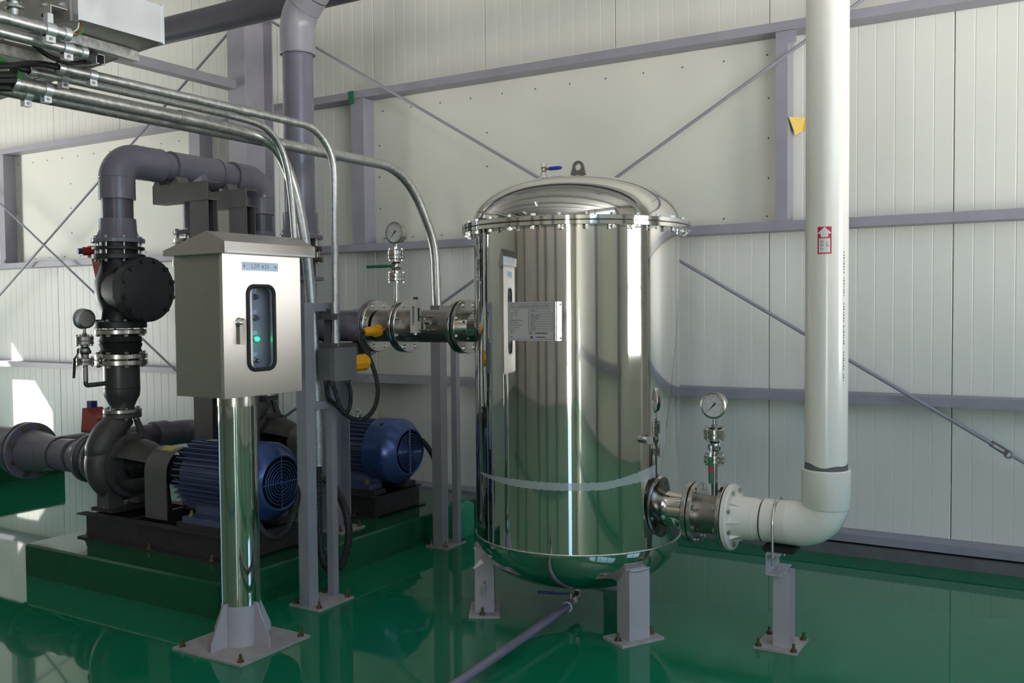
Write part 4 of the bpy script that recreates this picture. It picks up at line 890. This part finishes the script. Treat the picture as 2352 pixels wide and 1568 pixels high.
cable('bright green cable entering the conduit bundle at the left edge', [HP(-20, 132, X=-3.3), HP(5, 140, X=-3.3), HP(30, 160, X=-3.32), HP(45, 172, X=-3.36), (-3.40, 2.09, 2.355)], .0085, 'cable_green')
for k, (y0_, dx) in enumerate(((150, 0), (158, .02), (168, .045), (178, .06))):
    cable(('black cable entering the thin conduit at the left edge', 'black cable entering the slim dull conduit at the left edge', 'black cable entering the thick conduit at the left edge', 'black cable entering the longest conduit at the left edge')[k],
          [HP(-40, y0_ + (2, 14, 16, 18)[k], X=-3.25 - dx * 3), HP(30, y0_ + (0, 12, 14, 22)[k], X=-3.25 - dx * 2.6), (V((-3.205, 2.06, 2.392)), V((-3.335, 2.03, 2.392)), V((-3.40, 2.0, 2.350)), V((-3.465, 1.96, 2.336)))[k], (V((-3.205, 2.2, 2.392)), V((-3.335, 2.17, 2.392)), V((-3.40, 2.15, 2.352)), V((-3.465, 2.1, 2.338)))[k]], (.011, .013, .018, .017)[k], 'rubber_hose')
cable('dark green cable entering the longest conduit at the left edge', [HP(-20, 190, X=-3.45), HP(5, 200, X=-3.45), HP(20, 208, X=-3.455), (-3.462, 2.06, 2.335)], .009, 'cable_green')

# overhead pipe and its bracket
t = T('overhead_pipe', 'dark grey plastic pipe running level overhead in front of the column', 'pipe', (-5.2, 4.47, 3.37))
B('tube', MB().cyl((-9.5, 4.47, 3.465), (1.5, 4.47, 3.465), .0885, n=36), 'pvc_dark', t)
for x in (-8.2,): B('coupling', MB().cyl((x - .1, 4.47, 3.465), (x + .1, 4.47, 3.465), .099, n=30), 'pvc_dark', t)
t = T('pipe_bracket', 'light grey square tube bracket reaching from the column under the overhead pipe', 'bracket', (-5.95, 5.0, 3.30))
b = MB(); z0, z1 = 3.303, 3.373
for a in ((-6.0, -5.90, 4.38, 5.475, z0, z0 + .005), (-6.0, -5.90, 4.38, 5.475, z1 - .005, z1), (-6.0, -5.995, 4.38, 5.475, z0 + .005, z1 - .005), (-5.905, -5.90, 4.38, 5.475, z0 + .005, z1 - .005)): b.box(*a)
B('tube', b, 'grey_paint', t)
B('end_cap', MB().box(-6.0, -5.90, 4.374, 4.38, z0, z1), 'grey_paint', t)

# ================================================================== pump sets
AX, AY, AZ = -4.90, 3.60, 0.580
def P1(x, y, z): return V((AX + x, AY + y, AZ + z))     # relative to the front pump's axis
# --- skid
sk = T('pump_skid', 'black channel-steel skid under the front pump and motor', 'skid', (-4.35, 3.6, .18), 'pump skids')
for ys, nm in ((-1, 'near_beam'), (1, 'far_beam')):
    yf = AY + ys * .225; b = MB()
    b.box(-4.94, -3.70, yf - .004, yf + .004, .188, .312); b.box(-4.97, -3.68, yf - (.045 if ys < 0 else .01), yf + (.01 if ys < 0 else .045), .18, .188); b.box(-4.99, -3.70, yf - (.03 if ys < 0 else .03), yf + .03, .312, .320)
    B('beam', b, 'skid', sk)
for xa in (-4.94, -4.62, -4.20, -3.73): B('cross_member', MB().box(xa, xa + .03, AY - .221, AY + .221, .19, .312), 'skid', sk)
B('motor_pad', MB().box(-4.17, -3.72, AY - .215, AY - .10, .320, .352), 'skid', sk); B('motor_pad', MB().box(-4.17, -3.72, AY + .10, AY + .215, .320, .352), 'skid', sk)
B('pump_pad', MB().box(-4.98, -4.78, AY - .17, AY + .17, .320, .338), 'skid', sk)
for x in (-4.9, -4.35, -3.85):
    for y in (-.255, .255): inst('anchor_bolt', 'anchor', anchor_maker, 'anchor', sk, P1(x - AX, y, .188 - AZ))
# --- pump
pu = T('centrifugal_pump', 'dark cast iron centrifugal pump with volute casing on the front skid', 'pump', (AX, AY, .338), 'pumps')
path = []; rs = []
for k in range(31):
    th = rad(70 - 10 * k); f_ = k / 30; R_ = .132 + .035 * f_
    path.append(P1(0, math.sin(th + 0) * 0 + R_ * math.cos(th), R_ * math.sin(th))); rs.append(.045 + .047 * f_)
# leave the spiral tangentially and swing up to the outlet flange
end = path[-1]
tail = spline([path[-2], path[-1], P1(0, -.155, .10), P1(0, -.115, .185), P1(0, -.045, .245), P1(0, 0, .285)], 6)[6:]
path2 = path[:-1] + tail; rs2 = rs[:-1] + [.092 - .018 * i / max(1, len(tail) - 1) for i in range(len(tail))]
B('volute', MB().tube(path2, rs2, 24), 'pump_iron', pu, sharp=60)
B('casing_hub', MB().lathe(P1(0, 0, 0), X1, [(.0001, -.07), (.12, -.065), (.15, -.04), (.15, .05), (.19, .065), (.19, .10), (.165, .105), (.0001, .105)], 36), 'pump_iron', pu)
B('outlet_flange', flange_mb(P1(0, 0, .278), UPZ, .108, .028), 'pump_iron', pu)
B('suction_neck', MB().lathe(P1(-.06, 0, 0), (-1, 0, 0), [(.095, 0), (.082, .05), (.082, .09), (.125, .095), (.125, .118), (.0001, .118)], 32), 'pump_iron', pu)
B('stay_rib', MB().prism([P1(.0, .07, .278), P1(.0, .10, .278), P1(.05, .14, .12), P1(.05, .08, .12)], (.015, 0, 0)), 'pump_iron', pu)
bolts(pu, P1(.105, 0, 0), X1, .172, 8, .013, .03, 'pump_iron')
# bearing frame: two shells leave an open window on either side
for a0, a1 in ((25, 155), (205, 335)):
    a_, u_, v_ = basis(X1); ph = math.atan2((UPZ).dot(v_), (UPZ).dot(u_)) - PI / 2
    B('bearing_frame', MB().lathe(P1(.105, 0, 0), X1, [(.150, 0), (.160, .03), (.150, .10), (.105, .22), (.088, .24), (.078, .24), (.095, .21), (.138, .10), (.146, .03), (.150, 0)], 24, rad(a0) + ph, rad(a1) + ph), 'pump_iron', pu)
B('frame_ring', MB().lathe(P1(.32, 0, 0), X1, [(.06, 0), (.098, 0), (.098, .05), (.07, .07), (.06, .07), (.06, 0)], 28), 'pump_iron', pu)
B('shaft', MB().cyl(P1(.05, 0, 0), P1(.64, 0, 0), .024, n=16), 'steel_matt', pu)
B('gland_housing', MB().lathe(P1(.10, 0, 0), X1, [(.08, 0), (.075, .05), (.045, .06), (.04, .13), (.0001, .13)], 24), 'iron', pu)
for ys in (-1, 1): B('foot', MB().prism([P1(-.045, ys * .07, -.15), P1(-.045, ys * .15, -.10), P1(-.045, ys * .155, -.242), P1(-.045, ys * .05, -.242)], (.11, 0, 0)), 'pump_iron', pu)
B('foot_bolt', join(MB().hexn(P1(.02, -.145, -.242), UPZ, .016, .014)), 'brass_bolt', pu)
B('frame_foot', MB().prism([P1(.33, -.05, -.26), P1(.33, .05, -.26), P1(.33, .03, -.08), P1(.33, -.03, -.08)], (.04, 0, 0)), 'pump_iron', pu)
B('oil_plug', MB().hexn(P1(-.02, -.06, .22), UPZ, .012, .03), 'pump_iron', pu)
# --- coupling guard
cg = T('coupling_guard', 'arched dark sheet coupling guard of the front pump with yellow sticker', 'guard', (-4.45, AY, .32), 'coupling guards')
gy, gr = .135, .135; gx0, gx1 = -4.535, -4.350
pro = [(-gr, -.26)] + [(-gr * math.cos(PI * k / 16), gr * math.sin(PI * k / 16)) for k in range(17)] + [(gr, -.26)]
vs = []
for x in (gx0, gx1):
    vs += [V((x, AY + y, AZ + z)) for y, z in pro] + [V((x, AY + y * .965, AZ + (z * .965 if z > 0 else z))) for y, z in pro]
n = len(pro); fs = []
for i in range(n - 1):
    fs += [(i, i + 1, 2 * n + i + 1, 2 * n + i), (n + i, 3 * n + i, 3 * n + i + 1, n + i + 1), (i, n + i, n + i + 1, i + 1), (2 * n + i, 2 * n + i + 1, 3 * n + i + 1, 3 * n + i)]
B('arch', MB().add(vs, fs), 'stand_dark', cg)
a0, a1 = rad(62), rad(98); vs = []
for k in range(7):
    th = a0 + (a1 - a0) * k / 6; vs += [V((x, AY - (gr + .0008) * math.cos(th), AZ + (gr + .0008) * math.sin(th))) for x in (gx0 + .05, gx1 - .035)]
B('sticker', MB().add(vs, [(2 * i, 2 * i + 2, 2 * i + 3, 2 * i + 1) for i in range(6)]), 'yellow_sticker', cg, 'yellow warning sticker')
B('coupling', MB().lathe((-4.52, AY, AZ), X1, [(.0001, 0), (.085, 0), (.085, .05), (.06, .055), (.06, .075), (.085, .08), (.085, .13), (.0001, .13)], 24), 'iron', cg)
for k in range(4):
    th = rad(45 + 90 * k); B('coupling_pin', MB().hexn((-4.39, AY + .06 * math.cos(th), AZ + .06 * math.sin(th)), X1, .011, .012), 'brass_bolt', cg)
# --- motor
mo = T('electric_motor', 'blue finned electric motor with round fan grille on the front skid', 'motor', (-3.95, AY, .352), 'electric motors')
mx0, mx1 = -4.24, -3.80
B('frame', MB().lathe((mx0, AY, AZ), X1, [(.0001, 0), (.09, 0), (.135, .02), (.160, .03), (.163, mx1 - mx0)], 40), 'blue', mo)
def fin_maker():
    return MB().box(0, .43, -.0028, .0028, .158, .196)
for k in range(36):
    th = rad(5 + 10 * k)
    if 245 < math.degrees(th) < 295 and False: continue
    q = Quaternion((1, 0, 0), th); inst('fin', 'fin', fin_maker, 'blue', mo, (mx0 + .008, AY, AZ), q)
B('shaft_end', MB().cyl((-4.33, AY, AZ), (mx0, AY, AZ), .028, n=16), 'iron', mo)
B('foot_rail', join(MB().box(-4.13, -3.76, AY - .21, AY - .09, .352, .385), MB().prism([(-4.13, AY - .12, .385), (-4.13, AY - .07, .385), (-4.13, AY - .05, .46), (-4.13, AY - .11, .46)], (.37, 0, 0))), 'blue', mo)
B('foot_rail', join(MB().box(-4.13, -3.76, AY + .09, AY + .21, .352, .385), MB().prism([(-4.13, AY + .07, .385), (-4.13, AY + .12, .385), (-4.13, AY + .11, .46), (-4.13, AY + .05, .46)], (.37, 0, 0))), 'blue', mo)
for x in (-4.09, -3.80): B('foot_bolt', join(MB().hexn((x, AY - .18, .385), UPZ, .016, .014), MB().cyl((x, AY - .18, .385), (x, AY - .18, .415), .008, n=8)), 'brass_bolt', mo)
fcv = B('fan_cover', MB().lathe((-3.83, AY, AZ), X1, [(.196, 0), (.208, .004), (.210, .15), (.205, .165), (.150, .232), (.144, .236), (.138, .234), (.135, .22)], 48), 'blue_cover', mo, 'glossy blue fan cover')
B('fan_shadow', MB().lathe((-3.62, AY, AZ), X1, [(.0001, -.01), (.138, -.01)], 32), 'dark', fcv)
for R_ in (.013, .030, .047, .064, .081, .098, .115): B('grille_ring', MB().torus((-3.597, AY, AZ), X1, R_, .0038, 40, 6), 'blue_cover', fcv)
for k in range(4):
    th = rad(90 * k); d_ = V((0, math.cos(th), math.sin(th))); B('grille_spoke', MB().cyl(V((-3.597, AY, AZ)), V((-3.597, AY, AZ)) + d_ * .138, .0045, n=6), 'blue_cover', fcv)
for th in (-150, 30, 120): 
    d_ = V((0, math.cos(rad(th)), math.sin(rad(th)))); B('cover_screw', MB().cyl(V((-3.74, AY, AZ)) + d_ * .204, V((-3.74, AY, AZ)) + d_ * .214, .012, n=10), 'ink', fcv)
B('lifting_eye', MB().torus((-4.02, AY, AZ + .225), (.3, 1, 0), .024, .007, 20), 'galv', mo)
B('rating_tag', MB().box(-4.12, -4.03, AY - .05, AY + .0, AZ + .196, AZ + .198), 'nameplate', mo)
# --- discharge stack of the pump
ds = T('discharge_stack', 'black check valve, rubber joint and flanges stacked on the front pump outlet', 'valve stack', (AX, AY, .886), 'discharge stacks')
PX = lambda z, ay=AY: V((AX, ay, z))
B('lower_flange', flange_mb(PX(.888), UPZ, .110, .024), 'steel', ds)
bolts(ds, PX(.886), UPZ, .090, 8, .011, .056, 'zinc')
B('reducer', MB().lathe(PX(0), UPZ, [(.070, .905), (.070, .925), (.082, .955), (.100, .99), (.104, 1.02), (.104, 1.22)], 36), 'pipe_iron', ds)
B('weld_line', MB().torus(PX(1.037), UPZ, .1035, .0022, 36), 'iron', ds)
B('flange', flange_mb(PX(1.176), UPZ, .150, .030), 'steel', ds); B('flange', flange_mb(PX(1.214), UPZ, .150, .029), 'steel', ds)
bolts(ds, PX(1.210), UPZ, .130, 8, .013, .072, 'steel_matt')
B('rubber_joint', MB().lathe(PX(0), UPZ, [(.11, 1.236), (.112, 1.25), (.118, 1.262), (.112, 1.272), (.118, 1.285), (.122, 1.30), (.114, 1.308), (.122, 1.318), (.116, 1.334), (.112, 1.35), (.11, 1.362)], 36), 'rubber', ds)
B('flange', flange_mb(PX(1.360), UPZ, .148, .028), 'steel', ds); B('flange', flange_mb(PX(1.396), UPZ, .150, .040), 'iron', ds)
bolts(ds, PX(1.398), UPZ, .128, 8, .013, .080, 'zinc')
cvb = B('check_valve', MB().lathe(PX(0), UPZ, [(.10, 1.435), (.098, 1.47), (.115, 1.52), (.135, 1.57), (.140, 1.62), (.135, 1.68), (.112, 1.74), (.10, 1.78), (.10, 1.81)], 36), 'iron', ds, 'black check valve body')
B('bonnet_neck', MB().lathe(V((AX + .02, AY, 1.622)), X1, [(.14, 0), (.150, .08), (.155, .16), (.185, .17), (.190, .175), (.190, .205)], 40), 'iron', cvb)
B('bonnet_cover', MB().lathe(V((AX + .222, AY, 1.622)), X1, [(.190, 0), (.190, .034), (.184, .042), (.16, .046), (.08, .052), (.0001, .054)], 48), 'iron', cvb, 'large round bolted cover')
bolts(cvb, V((AX + .228, AY, 1.622)), X1, .168, 12, .014, .085, 'iron')
for y_ in (-.10, .10): B('web_rib', MB().prism([(AX - .006, AY + y_ * .95, 1.44), (AX - .006, AY + y_ * 1.25, 1.44), (AX - .006, AY + y_ * 1.1, 1.53)], (.012, 0, 0)), 'iron', cvb)
B('web_rib', MB().prism([(AX + .008, AY - .10, 1.80), (AX + .02, AY - .125, 1.80), (AX + .02, AY - .125, 1.72)], (-.016, 0, 0)), 'iron', cvb)
B('flange', flange_mb(PX(1.804), UPZ, .150, .030), 'iron', ds)
B('butterfly_disc', flange_mb(PX(1.860), UPZ, .147, .018), 'iron', ds); B('valve_ring', MB().cyl(PX(1.83), PX(1.905), .105, n=30), 'iron', ds)
B('flange', flange_mb(PX(1.902), UPZ, .150, .026), 'pvc_grey', ds)
bolts(ds, PX(1.866), UPZ, .128, 8, .012, .135, 'zinc')
# red gear of the butterfly valve (behind) and its rod
rx = AX - .17; AYo = AY; AY = AY - .05
rg = B('red_operator', join(MB().box(rx - .17, rx - .05, AY + .08, AY + .17, 1.83, 1.90), MB().cyl((rx - .14, AY + .09, 1.868), (rx - .155, AY + .03, 1.866), .026, n=12), MB().prism([(rx - .165, AY + .10, 1.83), (rx - .05, AY + .10, 1.83), (rx - .055, AY + .10, 1.66), (rx - .115, AY + .10, 1.66)], (0, .04, 0))), 'red', ds, 'red valve operator')
B('blue_cap', MB().cyl((rx - .155, AY + .03, 1.866), (rx - .160, AY + .005, 1.865), .018, n=12), 'blue_cap', rg)
B('operator_rod', MB().cyl((rx - .08, AY + .12, 1.67), (rx - .0, AY + .12, 1.50), .018, n=10), 'red', rg); AY = AYo
# flange socket above
B('flange_socket', MB().lathe(PX(0), UPZ, [(.118, 1.928), (.106, 1.975), (.103, 2.045), (.0895, 2.047)], 36), 'pvc_grey', ds)
for k in range(8):
    th = rad(22.5 + 45 * k); d_ = V((math.cos(th), math.sin(th), 0)); B('socket_rib', MB().prism([PX(1.928) + d_ * .10, PX(1.928) + d_ * .128, PX(1.985) + d_ * .104], V((-d_.y, d_.x, 0)) * .006), 'pvc_grey', ds)
# gauge branch
B('gauge_branch', MB().tube(fillet([(AX + .0, AY - .09, 1.072), (AX - .03, AY - .20, 1.066), (-4.935, 3.385, 1.066), (-4.935, 3.385, 1.12)], .03, 8), .0135, 12), 'pipe_iron', ds)
# --- copies for the rear pump set
DXP = (-.045, 1.18, 0)
def relabel(o, label):
    o['label'] = label; return o
relabel(copy_tree(sk, DXP), 'black channel-steel skid under the rear pump and motor')
relabel(copy_tree(pu, DXP), 'dark cast iron centrifugal pump partly hidden behind the polished pole')
relabel(copy_tree(cg, DXP), 'arched dark sheet coupling guard of the rear pump')
m2 = relabel(copy_tree(mo, DXP), 'blue finned electric motor with fan grille on the rear skid')
ds2 = relabel(copy_tree(ds, DXP), 'valve stack with flanges on the rear pump outlet')
for ch in list(ds2.children):
    if ch.name.startswith('gauge_branch'): bpy.data.objects.remove(ch)

# ================================================================== discharge header with tee
HZ = 2.398; Y2 = AY + DXP[1]; X2 = AX + DXP[0]
hd = T('discharge_header', 'grey plastic pipe header with elbows and tee above the two pumps', 'pipe', (AX, 4.2, 2.0))
B('riser', MB().cyl(PX(2.0), PX(2.2), .0895, n=36), 'pvc_dark', hd)
B('riser', MB().cyl((X2, Y2, 2.0), (X2, Y2, 2.2), .0895, n=36), 'pvc_dark', hd)
B('elbow', MB().tube([PX(2.160), PX(2.166)] + fillet([PX(2.17), PX(HZ), V((AX, 3.90, HZ))], .125, 16) + [V((AX, 3.905, HZ))], [.100, .104] + [.1035] * 18 + [.0905] if False else .1035, 40), 'pvc_grey', hd)
B('elbow', MB().tube(fillet([(X2, Y2, 2.165), (X2, Y2, HZ), (AX - .02, 4.50, HZ)], .125, 16), .1035, 40), 'pvc_grey', hd)
for p_, d_ in ((PX(2.162), UPZ), (V((AX, 3.90, HZ)), V(YD)), (PX(2.29), UPZ), (V((AX, 3.725, HZ)), V(YD)), (V((X2, Y2, 2.167)), UPZ), (V((AX - .02, 4.505, HZ)), V(YD)), (V((X2, Y2, 2.28)), UPZ)):
    B('socket_ring', MB().torus(p_, d_, .1025, .0028, 36), 'pvc_grey', hd)
B('header_pipe', MB().cyl((AX, 3.88, HZ), (AX - .02, 4.55, HZ), .0890, n=36), 'pvc_grey', hd)
te = B('tee', join(MB().cyl((AX, 3.985, HZ), (AX - .01, 4.36, HZ), .1015, n=40), MB().cyl((AX - .005, 4.175, HZ), (AX - .005, 4.175, 2.19), .1, .085, n=36)), 'pvc_grey', hd)
for y_ in (3.985, 4.36): B('socket_ring', MB().torus((AX - .005, y_, HZ), YD, .1005, .003, 36), 'pvc_grey', te)
br = B('branch', MB().cyl((AX - .005, 4.175, 2.25), (AX - .005, 4.175, 1.98), .072, n=30), 'pvc_grey', hd)
B('branch_flange', flange_mb((AX - .005, 4.175, 1.985), UPZ, .135, .026), 'pvc_grey', br); B('branch_flange', flange_mb((AX - .005, 4.175, 1.93), UPZ, .138, .026), 'steel', br)
bolts(br, (AX - .005, 4.175, 1.97), UPZ, .116, 8, .012, .085, 'zinc')
B('branch_valve', MB().lathe((AX - .005, 4.175, 0), UPZ, [(.0001, 1.50), (.10, 1.50), (.12, 1.62), (.12, 1.75), (.09, 1.88), (.09, 1.94)], 30), 'iron', br)

# stands carrying the header
def header_stand(label, y, xe, zt, w_):
    t = T('header_stand', label, 'pipe stand', (-4.64, y, .18), 'header stands')
    b = MB(); x0 = -5.02; b.box(x0, xe, y - w_, y - w_ + .008, zt - .115, zt); b.box(x0, xe, y - w_ + .008, y + w_, zt - .008, zt); b.box(x0, xe, y - w_ + .008, y + w_, zt - .115, zt - .107); B('beam', b, 'stand_dark', t)
    b = MB(); b.box(xe - .17, xe - .01, y - w_ + .01, y - w_ + .018, .19, zt - .115); b.box(xe - .17, xe - .01, y + w_ - .018, y + w_ - .01, .19, zt - .115); b.box(xe - .094, xe - .086, y - w_ + .018, y + w_ - .018, .19, zt - .115); B('post', b, 'stand_dark', t)
    B('base_plate', MB().box(xe - .22, xe + .04, y - w_ - .04, y + w_ + .04, .18, .19), 'plate_paint', t)
    for s_ in (-1, 1): B('saddle_angle', MB().prism([(AX + s_ * .05, y - .045, zt), (AX + s_ * .12, y - .045, zt), (AX + s_ * .095, y - .045, zt + .045)], (0, .09, 0)), 'stand_dark', t)
    return t
header_stand('dark steel stand with channel beam under the header near the front pump', 3.995, -4.52, 2.285, .05)
header_stand('dark steel stand with channel beam under the header near the rear pump', 4.40, -4.62, 2.285, .05)

# ================================================================== suction lines
def suction(dx, dy, label, vlabel, tail):
    t = T('butterfly_valve', vlabel, 'valve', (AX + dx - .29, AY + dy, .43), 'suction butterfly valves')
    c = lambda x: V((AX + dx - .045 + x, AY + dy, .590)); XM = (-1, 0, 0)
    B('valve_disc', flange_mb(c(-.235), X1, .150, .045), 'iron', t); B('flange', flange_mb(c(-.185), X1, .148, .024), 'pvc_grey', t)
    B('spacer', MB().cyl(c(-.17), c(-.125), .085, n=28), 'pump_iron', t)
    bolts(t, c(-.215), X1, .128, 8, .013, .11, 'brass_bolt')
    ng = MB(); ng.cyl(c(-.212) + V((0, 0, .13)), c(-.212) + V((0, 0, .165)), .030, n=14); ng.box(AX + dx - .325, AX + dx - .195, AY + dy - .055, AY + dy + .055, .755, .768); B('mounting_pad', ng, 'iron', t)
    rg = MB(); x0 = AX + dx - .325
    rg.prism([(x0, AY + dy - .055, .768), (x0 + .12, AY + dy - .055, .768), (x0 + .16, AY + dy - .055, .79), (x0 + .17, AY + dy - .055, .85), (x0 + .09, AY + dy - .055, .875), (x0 + .06, AY + dy - .055, .905), (x0 + .018, AY + dy - .055, .905)], (0, .11, 0))
    rg.cyl((x0 + .14, AY + dy, .82), (x0 + .205, AY + dy, .82), .036, n=14)
    r_ = B('red_gearbox', rg, 'red', t, 'red gear operator'); B('square_cap', MB().box(x0 + .014, x0 + .056, AY + dy - .021, AY + dy + .021, .905, .945), 'blue_cap', r_)
    s_ = T('suction_pipe', label, 'pipe', (AX + dx - .8, AY + dy, .45), 'suction pipes')
    B('flange', flange_mb(c(-.275), X1, .150, .030), 'pvc_grey', s_)
    B('flange_hub', MB().lathe(c(-.275), XM, [(.125, 0), (.104, .03), (.103, .11), (.0895, .112)], 36), 'pvc_grey', s_)
    if not tail:
        B('elbow', MB().tube(fillet([c(-.36), V((-5.72, AY + dy, .59)), V((-5.72, AY + dy - .25, .59))], .12, 12), .0895, 32), 'pvc_grey', s_); return t
    B('tube', MB().cyl(c(-.36), c(-.70), .0895, n=36), 'pvc_dark', s_)
    B('coupling', MB().lathe(c(-.43), XM, [(.0895, 0), (.103, .003), (.103, .14), (.106, .15)], 36), 'pvc_grey', s_)
    B('reducer', MB().lathe(c(-.57), XM, [(.106, 0), (.108, .09), (.112, .14), (.135, .25), (.14, .30)], 36), 'pvc_grey', s_)
    for x in (-.572, -.70): B('socket_ring', MB().torus(c(x), X1, .109, .003, 36), 'pvc_dark', s_)
    B('big_flange', flange_mb(c(-.91), X1, .185, .030), 'pvc_grey', s_); B('big_flange', flange_mb(c(-.955), X1, .185, .030), 'pvc_dark', s_)
    bolts(s_, c(-.915), X1, .160, 8, .014, .095, 'brass_bolt')
    B('tail_pipe', MB().cyl(c(-.95), c(-2.4), .14, n=36), 'pvc_dark', s_)
    B('pipe_shoe', MB().box(AX + dx - 1.9, AX + dx - 1.84, AY + dy - .05, AY + dy + .05, 0, .455), 'stand_dark', s_)
    return t
suction(0, 0, 'grey plastic suction pipe with big flanges left of the front pump', 'butterfly valve with red gearbox on the front pump suction', True)
suction(DXP[0], DXP[1], 'grey plastic suction elbow behind the front pump, left of the rear pump', 'butterfly valve with red gearbox on the rear pump suction', False)
t = T('cross_pipe', 'grey plastic pipe passing low behind the front pump', 'pipe', (-5.72, 4.1, .50))
B('tube', MB().cyl((-5.72, 3.68, .59), (-5.72, 4.55, .59), .0885, n=32), 'pvc_dark', t)
B('socket', MB().cyl((-5.72, 4.45, .59), (-5.72, 4.56, .59), .103, n=32), 'pvc_grey', t)

# green plastic jug behind the far post
t = T('jerrycan', 'light green plastic jug on the floor behind the far conduit post', 'jerrycan', (-3.46, 5.06, 0))
jp = [(-3.515, 4.955), (-3.405, 4.955), (-3.395, 4.965), (-3.395, 5.145), (-3.405, 5.155), (-3.515, 5.155), (-3.525, 5.145), (-3.525, 4.965)]
b = MB(); m = len(jp); cxj, cyj = -3.46, 5.055; lv = [(0, .97), (.006, 1), (.195, 1), (.212, .93), (.218, .80)]
vs = [V((cxj + (x - cxj) * k, cyj + (y - cyj) * k, z)) for z, k in lv for x, y in jp]
b.add(vs, [(j * m + i, j * m + (i + 1) % m, (j + 1) * m + (i + 1) % m, (j + 1) * m + i) for j in range(len(lv) - 1) for i in range(m)] + [tuple(range(m))[::-1], tuple((len(lv) - 1) * m + i for i in range(m))])
B('body', b, 'jug', t); B('cap', MB().cyl((-3.46, 5.10, .217), (-3.46, 5.10, .24), .022, n=16), 'jug', t)
B('handle', MB().tube([(-3.46, 4.98, .216), (-3.46, 4.99, .236), (-3.46, 5.04, .24), (-3.46, 5.06, .217)], .009, 8), 'jug', t)
